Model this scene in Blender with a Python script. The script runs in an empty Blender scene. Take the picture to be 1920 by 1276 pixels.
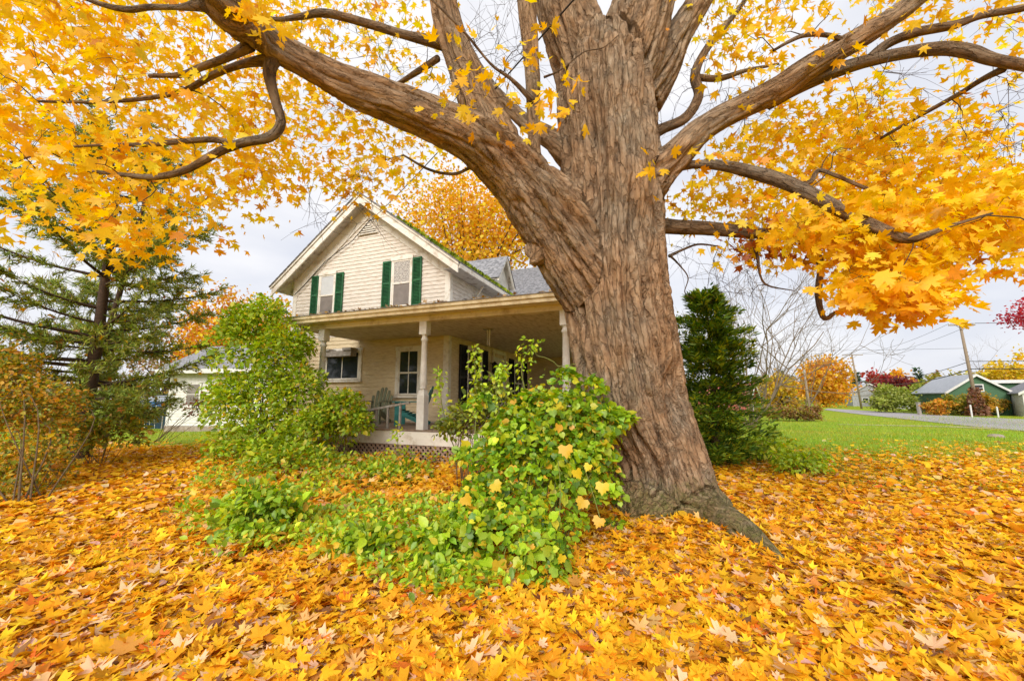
import bpy, math, random
import numpy as np
from mathutils import Matrix, Vector

# ------------------------------------------------------------------ camera, world, sun, exposure
SC = bpy.context.scene
COL = SC.collection
F, HZ, CH = 750.0, 745.0, 1.35          # focal length in photo pixels, horizon row, camera height
TH = math.atan((HZ - 638) / F); CT, ST = math.cos(TH), math.sin(TH)
CAM = np.array([0.0, 0.0, CH])
cd = bpy.data.cameras.new('camera'); cam = bpy.data.objects.new('camera', cd); COL.objects.link(cam)
cd.sensor_width = 36.0; cd.lens = 36.0 * F / 1920; cd.clip_start = 0.05; cd.clip_end = 5000
cam.location = (0, 0, CH); cam.rotation_euler = (math.pi / 2 + TH, 0, 0)
SC.camera = cam

SUN_EL, SUN_AZ = math.radians(33), math.radians(197)      # azimuth clockwise from +Y
W = bpy.data.worlds.new('World'); SC.world = W; W.use_nodes = True
nt = W.node_tree; nt.nodes.clear()
out = nt.nodes.new('ShaderNodeOutputWorld'); bg = nt.nodes.new('ShaderNodeBackground')
sky = nt.nodes.new('ShaderNodeTexSky'); sky.sky_type = 'NISHITA'; sky.sun_disc = False
sky.sun_elevation = SUN_EL; sky.sun_rotation = SUN_AZ; sky.air_density = 1.0; sky.dust_density = 4.0; sky.ozone_density = 1.0
tc = nt.nodes.new('ShaderNodeTexCoord'); mp = nt.nodes.new('ShaderNodeMapping'); mp.inputs['Scale'].default_value = (1.2, 1.2, 3.6)
nz = nt.nodes.new('ShaderNodeTexNoise'); nz.inputs['Scale'].default_value = 1.7; nz.inputs['Detail'].default_value = 5; nz.inputs['Roughness'].default_value = .5
cr = nt.nodes.new('ShaderNodeValToRGB')
cr.color_ramp.elements[0].position = .36; cr.color_ramp.elements[0].color = (6.8, 7.0, 7.7, 1)
cr.color_ramp.elements[1].position = .62; cr.color_ramp.elements[1].color = (9.0, 8.9, 9.0, 1)
mx = nt.nodes.new('ShaderNodeMixRGB'); mx.inputs[0].default_value = .9
nt.links.new(tc.outputs['Generated'], mp.inputs[0]); nt.links.new(mp.outputs[0], nz.inputs['Vector'])
nt.links.new(nz.outputs['Fac'], cr.inputs[0]); nt.links.new(sky.outputs[0], mx.inputs[1]); nt.links.new(cr.outputs[0], mx.inputs[2])
nt.links.new(mx.outputs[0], bg.inputs[0]); bg.inputs[1].default_value = 0.053
nt.links.new(bg.outputs[0], out.inputs[0])
sd = bpy.data.lights.new('sun', 'SUN'); sd.energy = 1.5; sd.angle = math.radians(35); sd.color = (1, .95, .87)
sun = bpy.data.objects.new('sun', sd); COL.objects.link(sun)
sdir = Vector((math.sin(SUN_AZ) * math.cos(SUN_EL), math.cos(SUN_AZ) * math.cos(SUN_EL), math.sin(SUN_EL)))
sun.rotation_euler = sdir.to_track_quat('Z', 'Y').to_euler(); sun.location = (0, 0, 30)
vs = SC.view_settings; vs.view_transform = 'Standard'; vs.look = 'None'; vs.gamma = 1; vs.use_curve_mapping = False
vs.exposure = 1.24
SC.render.engine = 'CYCLES'
cy = SC.cycles; cy.max_bounces = 7; cy.diffuse_bounces = 4; cy.glossy_bounces = 2; cy.transmission_bounces = 4; cy.transparent_max_bounces = 4
cy.use_denoising = True; cy.caustics_reflective = False; cy.caustics_refractive = False

# ------------------------------------------------------------------ helpers
rng = np.random.default_rng(11); random.seed(11)
def ray(px, py): a = (px - 960) / F; b = (638 - py) / F; return np.array([a, CT - b * ST, ST + b * CT])
def at(px, py, dep): return CAM + ray(px, py) * dep
def sstep(a, b, x): t = np.clip((x - a) / (b - a), 0, 1); return t * t * (3 - 2 * t)
def tz(x, y):
    r = np.hypot(x, y); return -0.8 * sstep(12, 46, r)
def gr(px, py):                    # where the sight line through a pixel meets the ground
    r = ray(px, py); z = 0.0
    for _ in range(40):
        t = min((z - CH) / min(r[2], -1e-4), 600.0); z = .5 * z + .5 * float(tz(r[0] * t, r[1] * t))
    return CAM + r * t
def on_ground(px, dep):            # ground point in column px at axis depth dep
    x = (px - 960) / F * dep; y = dep / CT * 1.0
    return np.array([x, y, float(tz(x, y))])

def _h(ix, iy, iz, s):
    n = (ix.astype(np.uint32) * np.uint32(374761393) + iy.astype(np.uint32) * np.uint32(668265263) + iz.astype(np.uint32) * np.uint32(2147483647) * np.uint32(31) + np.uint32(s * 7919 + 13))
    n = (n ^ (n >> np.uint32(13))) * np.uint32(1274126177); n = n ^ (n >> np.uint32(16))
    n = n * np.uint32(2246822519); n = n ^ (n >> np.uint32(15))
    return (n & np.uint32(0xffffff)).astype(np.float64) / 16777215.0
def vnoise(p, s=0):
    p = np.asarray(p, float); i = np.floor(p).astype(np.int64); f = p - i; f = f * f * (3 - 2 * f); r = 0
    for dx in (0, 1):
        for dy in (0, 1):
            for dz in (0, 1):
                w = (f[:, 0] if dx else 1 - f[:, 0]) * (f[:, 1] if dy else 1 - f[:, 1]) * (f[:, 2] if dz else 1 - f[:, 2])
                r = r + w * _h(i[:, 0] + dx, i[:, 1] + dy, i[:, 2] + dz, s)
    return r
def fbm(p, o=4, s=0):
    r = 0; a = .5; q = np.asarray(p, float)
    for k in range(o): r = r + a * vnoise(q, s + k); q = q * 2.03 + 17.1; a *= .5
    return r / (1 - .5 ** o)

def tag(o, label=None, cat=None, group=None, kind=None):
    if label: o['label'] = label
    if cat: o['category'] = cat
    if group: o['group'] = group
    if kind: o['kind'] = kind
    return o
def link(name, me, mat=None, parent=None, smooth=False):
    o = bpy.data.objects.new(name, me); COL.objects.link(o)
    if parent: o.parent = parent
    if mat and not me.materials: me.materials.append(mat)
    if smooth and len(me.polygons): me.polygons.foreach_set('use_smooth', np.ones(len(me.polygons), bool))
    return o
def pymesh(name, V, Fc):
    me = bpy.data.meshes.new(name); me.from_pydata([tuple(map(float, v)) for v in V], [], [tuple(map(int, f)) for f in Fc]); me.update(); return me
def trimesh(name, V, T, col=None):            # fast path; T is (n,k) ints with constant k
    me = bpy.data.meshes.new(name); V = np.ascontiguousarray(V, np.float32); T = np.ascontiguousarray(T, np.int32); k = T.shape[1]
    me.vertices.add(len(V)); me.vertices.foreach_set('co', V.ravel())
    me.loops.add(T.size); me.loops.foreach_set('vertex_index', T.ravel())
    me.polygons.add(len(T)); me.polygons.foreach_set('loop_start', np.arange(0, T.size, k, dtype=np.int32))
    me.polygons.foreach_set('loop_total', np.full(len(T), k, np.int32))
    me.update(calc_edges=True)
    if col is not None:
        a = me.attributes.new('col', 'FLOAT_COLOR', 'POINT'); c = np.ones((len(V), 4), np.float32); c[:, :3] = col; a.data.foreach_set('color', c.ravel())
    return me
def empty(name, loc=(0, 0, 0), rz=0.0):
    o = bpy.data.objects.new(name, None); COL.objects.link(o); o.location = tuple(map(float, loc)); o.rotation_euler = (0, 0, rz); o.empty_display_size = .2; return o
def local(V, o):                               # world verts -> root-local (root only translated)
    return np.asarray(V) - np.array(o.location)

class MB:
    def __init__(s): s.v = []; s.f = []
    def add(s, V, Fc):
        n = len(s.v); s.v += [tuple(map(float, v)) for v in V]; s.f += [tuple(i + n for i in f) for f in Fc]; return s
    def box(s, x0, x1, y0, y1, z0, z1, M=None):
        V = [(x0, y0, z0), (x1, y0, z0), (x1, y1, z0), (x0, y1, z0), (x0, y0, z1), (x1, y0, z1), (x1, y1, z1), (x0, y1, z1)]
        if M is not None: V = [M @ Vector(v) for v in V]
        return s.add(V, [(0, 3, 2, 1), (4, 5, 6, 7), (0, 1, 5, 4), (1, 2, 6, 5), (2, 3, 7, 6), (3, 0, 4, 7)])
    def bar(s, a, b, w, h, up=(0, 0, 1)):      # box beam from a to b
        a = np.array(a, float); b = np.array(b, float); d = b - a; L = np.linalg.norm(d); d /= L
        x = np.cross(d, up); x = x / (np.linalg.norm(x) + 1e-9); z = np.cross(x, d)
        V = []
        for e in (a, b):
            for sx, sz in ((-1, -1), (1, -1), (1, 1), (-1, 1)): V.append(e + x * sx * w / 2 + z * sz * h / 2)
        return s.add(V, [(0, 1, 2, 3), (7, 6, 5, 4), (0, 4, 5, 1), (1, 5, 6, 2), (2, 6, 7, 3), (3, 7, 4, 0)])
    def prism(s, poly, axis, a, b):            # poly in the two other axes, extruded from a to b along axis
        n = len(poly); V = []
        for e in (a, b):
            for p, q in poly:
                V.append((e, p, q) if axis == 0 else (p, e, q) if axis == 1 else (p, q, e))
        return s.add(V, [tuple(range(n))[::-1], tuple(range(n, 2 * n))] + [(i, (i + 1) % n, n + (i + 1) % n, n + i) for i in range(n)])
    def tube(s, pts, rad, k=6):
        V, Q = tube_arrays(np.array(pts, float), np.broadcast_to(np.array(rad, float), (len(pts),)), k); return s.add(V, Q)
    def lathe(s, prof, k=12, M=None, cx=0, cy=0):
        V = []; Fc = []
        for r, z in prof:
            for i in range(k): V.append((cx + r * math.cos(2 * math.pi * i / k), cy + r * math.sin(2 * math.pi * i / k), z))
        for j in range(len(prof) - 1):
            for i in range(k): Fc.append((j * k + i, j * k + (i + 1) % k, (j + 1) * k + (i + 1) % k, (j + 1) * k + i))
        Fc.append(tuple(range(k))[::-1]); Fc.append(tuple(range((len(prof) - 1) * k, len(prof) * k)))
        if M is not None: V = [M @ Vector(v) for v in V]
        return s.add(V, Fc)
    def obj(s, name, mat, parent=None, smooth=False): return link(name, pymesh(name, s.v, s.f), mat, parent, smooth)

def frames(P):
    d = np.gradient(P, axis=0); d /= np.linalg.norm(d, axis=1)[:, None] + 1e-12
    up = np.array([0.3, 0.2, 1.0]) if abs(d[0][2]) < .8 else np.array([1.0, 0.1, 0.0])
    X = np.zeros_like(P); x = np.cross(d[0], up); x /= np.linalg.norm(x)
    for i in range(len(P)):
        x = x - d[i] * np.dot(x, d[i]); x /= np.linalg.norm(x) + 1e-12; X[i] = x
    return d, X, np.cross(d, X)
def tube_arrays(P, R, k=6):
    d, X, Y = frames(P); a = np.linspace(0, 2 * np.pi, k, endpoint=False)
    V = P[:, None, :] + R[:, None, None] * (X[:, None, :] * np.cos(a)[None, :, None] + Y[:, None, :] * np.sin(a)[None, :, None])
    n = len(P); Q = []
    for j in range(n - 1):
        for i in range(k): Q.append((j * k + i, j * k + (i + 1) % k, (j + 1) * k + (i + 1) % k, (j + 1) * k + i))
    Q.append(tuple(range(k))[::-1]); Q.append(tuple(range((n - 1) * k, n * k)))
    return V.reshape(-1, 3), Q
def tubes_quads(list_PR, k=4):                # many tubes -> one quad mesh, no caps
    VV = []; QQ = []; n0 = 0; a = np.linspace(0, 2 * np.pi, k, endpoint=False)
    for P, R in list_PR:
        d, X, Y = frames(P)
        V = P[:, None, :] + R[:, None, None] * (X[:, None, :] * np.cos(a)[None, :, None] + Y[:, None, :] * np.sin(a)[None, :, None])
        n = len(P); j = np.repeat(np.arange(n - 1), k); i = np.tile(np.arange(k), n - 1)
        Q = np.stack([j * k + i, j * k + (i + 1) % k, (j + 1) * k + (i + 1) % k, (j + 1) * k + i], 1) + n0
        VV.append(V.reshape(-1, 3)); QQ.append(Q); n0 += n * k
    return np.concatenate(VV), np.concatenate(QQ)
def spline(P, n):                              # Catmull-Rom through rows of P (any columns)
    P = np.array(P, float); Q = np.vstack([2 * P[0] - P[1], P, 2 * P[-1] - P[-2]]); m = len(P) - 1; o = []
    for t in np.linspace(0, m - 1e-6, n):
        i = int(t); f = t - i; a, b, c, d = Q[i], Q[i + 1], Q[i + 2], Q[i + 3]
        o.append(.5 * (2 * b + (c - a) * f + (2 * a - 5 * b + 4 * c - d) * f * f + (3 * b - a - 3 * c + d) * f ** 3))
    return np.array(o)
def unit(v): return v / (np.linalg.norm(v, axis=-1, keepdims=True) + 1e-9)
def rots(tip, nrm):                            # columns x, y=tip, z~normal
    y = unit(tip); x = unit(np.cross(y, nrm)); z = np.cross(x, y); return np.stack([x, y, z], 2)
def rdir(n): return unit(rng.normal(size=(n, 3)))
def scatter(tmpl, pos, R, sc, col):            # template copies -> V, T, colours
    V0, T0 = tmpl; n = len(pos); m = len(V0); sc = np.broadcast_to(np.asarray(sc, float), (n,))
    V = np.einsum('nij,mj->nmi', R, V0) * sc[:, None, None] + pos[:, None, :]
    T = (T0[None] + (np.arange(n) * m)[:, None, None]).reshape(-1, 3)
    return V.reshape(-1, 3), T, np.repeat(col, m, 0)
def merge(parts):
    V = []; T = []; C = []; n = 0
    for v, t, c in parts: V.append(v); T.append(t + n); C.append(c); n += len(v)
    return np.concatenate(V), np.concatenate(T), np.concatenate(C)
def pal(n, cols, w=None, jit=.12):             # random palette colours with jitter
    cols = np.array(cols, float); k = rng.choice(len(cols), n, p=None if w is None else np.array(w) / np.sum(w))
    return np.clip(cols[k] * (1 + rng.normal(size=(n, 1)) * jit) * (1 + rng.normal(size=(n, 3)) * jit * .35), .004, .95)

# leaf templates (unit size, tip along +y, normal +z)
def fan(outline, cen, zf):
    o = np.array(outline, float); V = np.vstack([[cen], o]); z = np.array([zf(x, y) for x, y in V]); n = len(o)
    return np.column_stack([V, z]), np.array([(0, 1 + i, 1 + (i + 1) % n) for i in range(n)])
def mirror(h): return [(x, y) for x, y in h] + [(-x, y) for x, y in h[::-1] if x > 1e-6]
MAPLE_H = [(0, 1.0), (.07, .80), (.21, .80), (.13, .50), (.38, .62), (.64, .70), (.55, .46), (.66, .30), (.33, .20), (.55, -.02), (.26, -.02), (.05, -.10)]
MAPLE_S = [(0, 1.0), (.13, .48), (.62, .68), (.33, .2), (.52, -.02), (.05, -.08)]
def maple(h, kind):
    zf = {0: lambda x, y: .10 * abs(x) + .06 * (y - .3) ** 2,
          1: lambda x, y: .38 * x * x + .22 * (y - .25) ** 2 + .04 * math.sin(9 * x),
          2: lambda x, y: -.30 * x * x - .25 * (y - .3) ** 2 + .05 * math.sin(8 * y + 3 * x),
          3: lambda x, y: .55 * abs(x) * (.5 + y) + .25 * y * y}[kind]
    V, T = fan(mirror(h), (0, .22), zf)
    n = len(V); V = np.vstack([V, [(-.012, -.06, 0), (.012, -.06, 0), (.05, -.62, -.05)]]); T = np.vstack([T, [(n, n + 2, n + 1)]])
    return V, T
MAPLES = [maple(MAPLE_H, k) for k in range(4)]; MAPLES_S = [maple(MAPLE_S, k) for k in range(4)]
CURLED = [(V_ * np.array([1, 1, f_]), T_) for (V_, T_), f_ in zip(MAPLES, (1.6, 1.15, 1.15, .9))]; CURLED_S = [(V_ * np.array([1, 1, f_]), T_) for (V_, T_), f_ in zip(MAPLES_S, (1.6, 1.15, 1.15, .9))]
OVAL = fan([(0, 0), (.26, .28), (.27, .58), (0, 1), (-.27, .58), (-.26, .28)], (0, .45), lambda x, y: .35 * abs(x) - .12 * (y - .3) ** 2)
HEART = fan(mirror([(0, 1.0), (.22, .72), (.44, .60), (.52, .30), (.42, .02), (.2, -.10), (.05, .04)]), (0, .32), lambda x, y: .22 * abs(x) - .18 * (y - .3) ** 2)
GRAPE = fan(mirror([(0, 1.0), (.16, .72), (.32, .74), (.30, .56), (.56, .52), (.50, .24), (.58, .06), (.30, -.12), (.06, .02)]), (0, .32), lambda x, y: .18 * abs(x) - .2 * (y - .3) ** 2 + .03 * math.sin(9 * x))
BLADE = (np.array([(-.06, 0, 0), (.06, 0, 0), (0, 1, .12)], float), np.array([(0, 1, 2)]))
CARD = (np.array([(-.4, 0, .08), (0, -.1, -.05), (.42, .1, .1), (.3, .7, -.05), (0, 1, .1), (-.32, .62, 0)], float), np.array([(0, 1, 5), (1, 2, 3), (1, 3, 5), (3, 4, 5)]))

# ------------------------------------------------------------------ materials
def newmat(name):
    m = bpy.data.materials.new(name); m.use_nodes = True; t = m.node_tree; t.nodes.clear()
    return m, t, t.nodes.new('ShaderNodeOutputMaterial')
def nd(t, typ, **kw):
    n = t.nodes.new(typ)
    for k, v in kw.items():
        if k in n.inputs.keys(): n.inputs[k].default_value = v
        else: setattr(n, k, v)
    return n
def leafmat(name, trans=.45, gloss=.06, rough=.5, sat=1.25):
    m, t, o = newmat(name)
    a = nd(t, 'ShaderNodeAttribute', attribute_name='col')
    tcn = nd(t, 'ShaderNodeTexCoord'); n = nd(t, 'ShaderNodeTexNoise', Scale=38.0, Detail=3.0)
    t.links.new(tcn.outputs['Object'], n.inputs['Vector'])
    mr = nd(t, 'ShaderNodeMapRange'); mr.inputs['To Min'].default_value = .72; mr.inputs['To Max'].default_value = 1.22
    t.links.new(n.outputs['Fac'], mr.inputs['Value'])
    mu = nd(t, 'ShaderNodeMixRGB', blend_type='MULTIPLY'); mu.inputs[0].default_value = 1
    t.links.new(a.outputs['Color'], mu.inputs[1]); t.links.new(mr.outputs[0], mu.inputs[2])
    hs = nd(t, 'ShaderNodeHueSaturation', Saturation=sat, Value=1.1); t.links.new(mu.outputs[0], hs.inputs['Color'])
    d = nd(t, 'ShaderNodeBsdfDiffuse'); tr = nd(t, 'ShaderNodeBsdfTranslucent'); g = nd(t, 'ShaderNodeBsdfGlossy', Roughness=rough)
    g.inputs['Color'].default_value = (1, 1, 1, 1)
    t.links.new(mu.outputs[0], d.inputs[0]); t.links.new(hs.outputs[0], tr.inputs[0])
    m1 = nd(t, 'ShaderNodeMixShader'); m1.inputs[0].default_value = trans; t.links.new(d.outputs[0], m1.inputs[1]); t.links.new(tr.outputs[0], m1.inputs[2])
    m2 = nd(t, 'ShaderNodeMixShader'); m2.inputs[0].default_value = gloss; t.links.new(m1.outputs[0], m2.inputs[1]); t.links.new(g.outputs[0], m2.inputs[2])
    t.links.new(m2.outputs[0], o.inputs[0]); return m
def paint(name, col, col2=None, scale=6.0, rough=.6, lo=.4, hi=.7, bump=.0, bscale=60, stretch=(1, 1, 1), metal=0.0, spec=.3, coord='Object', bdist=.01):
    m, t, o = newmat(name); p = nd(t, 'ShaderNodeBsdfPrincipled', Roughness=rough, Metallic=metal); p.inputs['Specular IOR Level'].default_value = spec
    tcn = nd(t, 'ShaderNodeTexCoord'); mpn = nd(t, 'ShaderNodeMapping'); mpn.inputs['Scale'].default_value = stretch
    t.links.new(tcn.outputs[coord], mpn.inputs[0])
    n = nd(t, 'ShaderNodeTexNoise', Scale=scale, Detail=6.0, Roughness=.62); t.links.new(mpn.outputs[0], n.inputs['Vector'])
    r = nd(t, 'ShaderNodeValToRGB'); r.color_ramp.elements[0].position = lo; r.color_ramp.elements[1].position = hi
    c2 = col2 if col2 is not None else tuple(c * .72 for c in col)
    r.color_ramp.elements[0].color = (*c2, 1); r.color_ramp.elements[1].color = (*col, 1)
    t.links.new(n.outputs['Fac'], r.inputs[0]); t.links.new(r.outputs[0], p.inputs['Base Color'])
    if bump:
        n2 = nd(t, 'ShaderNodeTexNoise', Scale=bscale, Detail=4.0); t.links.new(mpn.outputs[0], n2.inputs['Vector'])
        b = nd(t, 'ShaderNodeBump', Strength=bump, Distance=bdist); t.links.new(n2.outputs['Fac'], b.inputs['Height']); t.links.new(b.outputs[0], p.inputs['Normal'])
    t.links.new(p.outputs[0], o.inputs[0]); return m
def glassmat(name, col=(.02, .025, .03), rough=.06):
    m, t, o = newmat(name); p = nd(t, 'ShaderNodeBsdfPrincipled', Roughness=rough); p.inputs['Base Color'].default_value = (*col, 1); p.inputs['Specular IOR Level'].default_value = .6
    t.links.new(p.outputs[0], o.inputs[0]); return m

M_LEAF = leafmat('maple_leaf', .48, .02, .5, 1.3); M_GREEN = leafmat('green_leaf', .42, .035, .5); M_NEEDLE = leafmat('needle', .2, .03, .5); M_LITTER = leafmat('fallen_leaf', .22, .015, .6, 1.2)
M_WHITE = paint('white_clapboard_paint', (.75, .69, .62), (.52, .44, .35), 4.5, .65, .30, .56, .25, 70, (1, 1, 6))
M_TRIM = paint('trim_paint', (.80, .76, .69), (.50, .42, .32), 5, .6, .28, .5, .2, 50)
M_CREAM = paint('porch_beam_paint', (.78, .68, .46), (.48, .36, .19), 3.2, .6, .30, .52, .25, 40)
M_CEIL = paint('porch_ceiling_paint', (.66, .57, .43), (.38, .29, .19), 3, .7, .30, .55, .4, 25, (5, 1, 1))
M_LOWER = paint('leaf_bounce_clapboard', (.76, .63, .42), (.56, .43, .26), 4.5, .65, .30, .56, .25, 70, (1, 1, 6))  # clapboard with yellow light bounced off the leaves put into its colour
M_DECK = paint('deck_boards', (.30, .22, .16), (.17, .12, .09), 9, .7, .35, .65, .2)
M_LATT = paint('lattice_wood', (.50, .38, .30), (.30, .20, .15), 12, .75)
M_SHUT = paint('green_shutter', (.030, .150, .055), (.018, .085, .035), 8, .5)
M_BLACK = paint('black_shutter', (.016, .016, .020), (.010, .010, .012), 8, .5)
M_GLASS = glassmat('window_glass'); M_SCREEN = paint('insect_screen', (.27, .235, .215), (.20, .175, .16), 3, .8)
M_CURT = paint('lace_curtain', (.60, .57, .53), (.22, .20, .19), 26, .9, .40, .58)
M_BLIND = paint('window_blind', (.62, .64, .66), (.52, .54, .56), 2, .6)
M_SHING = paint('asphalt_shingle', (.34, .34, .36), (.13, .13, .14), 9, .85, .34, .66, .5, 60, (1, 1, 1))
M_MOSS = leafmat('moss', .15, .0, .8)
M_SOFFIT = paint('soffit_paint', (.58, .54, .48), (.22, .16, .11), 4, .7, .32, .5)
M_DARK = paint('dark_metal', (.03, .03, .032), None, 10, .45)
M_STONE = paint('foundation_stone', (.42, .36, .30), (.26, .2, .16), 7, .85)
M_BRIGHT = paint('white_paint', (.76, .75, .72), (.62, .6, .56), 6, .55)
# ------------------------------------------------------------------ ground, road, drive
def ground_material():
    m, t, o = newmat('lawn_and_litter'); p = nd(t, 'ShaderNodeBsdfPrincipled', Roughness=.95); p.inputs['Specular IOR Level'].default_value = .1
    tcn = nd(t, 'ShaderNodeTexCoord')
    def noise(sc, det, lo, hi, c0, c1):
        n = nd(t, 'ShaderNodeTexNoise', Scale=sc, Detail=det, Roughness=.65); t.links.new(tcn.outputs['Object'], n.inputs['Vector'])
        r = nd(t, 'ShaderNodeValToRGB'); r.color_ramp.elements[0].position = lo; r.color_ramp.elements[1].position = hi
        r.color_ramp.elements[0].color = (*c0, 1); r.color_ramp.elements[1].color = (*c1, 1); t.links.new(n.outputs['Fac'], r.inputs[0]); return r
    g1 = noise(.35, 8, .34, .66, (.34, .35, .03), (.25, .40, .025)); g2 = noise(26, 5, .3, .75, (.55, .6, .5), (1.25, 1.2, 1.1))
    gm = nd(t, 'ShaderNodeMixRGB', blend_type='MULTIPLY'); gm.inputs[0].default_value = 1; t.links.new(g1.outputs[0], gm.inputs[1]); t.links.new(g2.outputs[0], gm.inputs[2])
    l1 = noise(24, 6, .3, .7, (.38, .17, .02), (.72, .36, .02))
    a = nd(t, 'ShaderNodeAttribute', attribute_name='col')
    mm = nd(t, 'ShaderNodeMixRGB'); t.links.new(a.outputs['Fac'], mm.inputs[0]); t.links.new(gm.outputs[0], mm.inputs[1]); t.links.new(l1.outputs[0], mm.inputs[2])
    t.links.new(mm.outputs[0], p.inputs['Base Color'])
    n2 = nd(t, 'ShaderNodeTexNoise', Scale=40.0, Detail=5.0); t.links.new(tcn.outputs['Object'], n2.inputs['Vector'])
    b = nd(t, 'ShaderNodeBump', Strength=.7, Distance=.04); t.links.new(n2.outputs['Fac'], b.inputs['Height']); t.links.new(b.outputs[0], p.inputs['Normal'])
    t.links.new(p.outputs[0], o.inputs[0]); return m
def litter_density(x, y):
    """leaf carpet: solid round the maple, thinning over the lawn on the right and along the path on the left"""
    x = np.asarray(x, float); y = np.asarray(y, float)
    n = fbm(np.column_stack([x * .5, y * .5, np.zeros(len(x))]), 3, 5) - .5
    right = 1 - sstep(5.0, 13.5, y - .10 * np.maximum(x - 4, 0) + n * 6.0) ** .7
    left = 1 - sstep(9.0, 13.0, y + n * 4.0)
    w = sstep(-1.5, 1.5, x); return left * (1 - w) + right * w
def relief(x, y):
    """small unevenness of the near ground, with a heap of leaves against the trunk"""
    n = fbm(np.column_stack([x * .9, y * .9, np.zeros(len(x))]), 3, 9) - .5
    return n * .10 * (1 - sstep(6, 14, np.hypot(x, y))) + .05 * np.exp(-(((x - 1.75) / 1.0) ** 2 + ((y - 4.1) / .7) ** 2))
n = 200
s = np.sinh(np.linspace(-1, 1, n) * 6.6) / math.sinh(6.6) * 1600
gx, gy = np.meshgrid(s, s + 5.0); gx = gx.ravel(); gy = gy.ravel()
gv = np.column_stack([gx, gy, tz(gx, gy) + relief(gx, gy)])
ii, jj = np.meshgrid(np.arange(n - 1), np.arange(n - 1)); k = (jj * n + ii).ravel()
ld = litter_density(gx, gy) * (np.hypot(gx, gy) < 30)
ground = link('ground', trimesh('ground', gv, np.stack([k, k + 1, k + n + 1, k + n], 1), np.repeat((ld ** 2.5)[:, None], 3, 1)), ground_material(), smooth=True)
tag(ground, 'green lawn and leaf-covered yard under the maple', 'ground', kind='structure')
def gz(x, y):
    x = np.atleast_1d(np.asarray(x, float)); y = np.atleast_1d(np.asarray(y, float)); return tz(x, y) + relief(x, y)

def strip(name, near, far, mat, dz, n=60):
    A = spline(near, n); B = spline(far, n); V = []
    for a, b in zip(A, B):
        for f in np.linspace(0, 1, 9): q = a + (b - a) * f; V.append((q[0], q[1], float(gz(q[0], q[1])[0]) + dz))
    Q = [(i * 9 + j, i * 9 + j + 1, (i + 1) * 9 + j + 1, (i + 1) * 9 + j) for i in range(n - 1) for j in range(8)]
    return link(name, pymesh(name, V, Q), mat, smooth=True)
M_ROAD = paint('grey_asphalt', (.40, .375, .38), (.30, .28, .285), 1.5, .9, .35, .7, .3, 30)
M_DIRT = paint('worn_dirt', (.42, .36, .20), (.22, .24, .05), 1.2, .95, .35, .6)
nearE = [gr(2080, 826)[:2], gr(1920, 808)[:2], gr(1800, 797)[:2], gr(1700, 786)[:2], gr(1600, 775)[:2], gr(1545, 768)[:2]]
farE = [gr(2080, 793)[:2], gr(1920, 786)[:2], gr(1800, 780.5)[:2], gr(1700, 774.5)[:2], gr(1600, 768.5)[:2], gr(1552, 765.5)[:2]]
tag(strip('road', nearE, farE, M_ROAD, .035), 'grey asphalt road running past the lawn on the right', 'road', kind='structure')
tag(strip('path', [gr(1990, 812)[:2], gr(1860, 805)[:2], gr(1760, 800.5)[:2], gr(1640, 797.5)[:2], gr(1570, 796)[:2]],
          [gr(1990, 809.5)[:2], gr(1860, 801.5)[:2], gr(1760, 798)[:2], gr(1640, 796)[:2], gr(1570, 795)[:2]], M_DIRT, .02), 'faint worn dirt track in the lawn beside the road', 'path', kind='structure')

# ------------------------------------------------------------------ farmhouse
HA = math.radians(21.0)
U = np.array([math.cos(HA), -math.sin(HA), 0]); VV = np.array([math.sin(HA), math.cos(HA), 0])
HC = np.array([-1.886, 8.5, 0]) + VV * 2.2 - .68 * U
def hx(px, py, x):        # pixel on the house plane local x = const -> (y, z)
    r = ray(px, py); t = np.dot(HC + U * x - CAM, U) / np.dot(r, U); q = CAM + r * t - HC; return float(q @ VV), float(q[2])
def hy(px, py, y):        # pixel on the house plane local y = const -> (x, z)
    r = ray(px, py); t = np.dot(HC + VV * y - CAM, VV) / np.dot(r, VV); q = CAM + r * t - HC; return float(q @ U), float(q[2])
house = empty('farmhouse', HC, -HA)
tag(house, 'old white clapboard farmhouse with green shutters and wraparound porch behind the maple', 'house')
GW, EZ, RZ = 5.84, 5.10, 7.30           # gable width, eave height at the wall, ridge height
SL = (RZ - EZ) / (GW / 2)
EXPO = .118
def board(name, parent, mat, x0a, x1a, x0b, x1b, z0, z1, plane, depth):
    """one lapped clapboard: thick lower edge, thin upper edge. plane 'f': faces -y at y=depth, 's': faces +x at x=depth"""
    t0, t1 = .024, .006; V = []
    for (a, b, z, t) in ((x0a, x1a, z0, t0), (x0b, x1b, z1 + .012, t1)):
        for q in (a, b):
            for tt in (0, t): V.append((q, depth - tt, z) if plane == 'f' else (depth + tt, q, z))
    Fc = [(0, 1, 3, 2), (4, 6, 7, 5), (1, 5, 7, 3), (0, 2, 6, 4), (0, 4, 5, 1), (2, 3, 7, 6)]
    if plane == 's': Fc = [f[::-1] for f in Fc]
    return link('clapboard', pymesh('clapboard', V, Fc), mat, parent)
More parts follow.
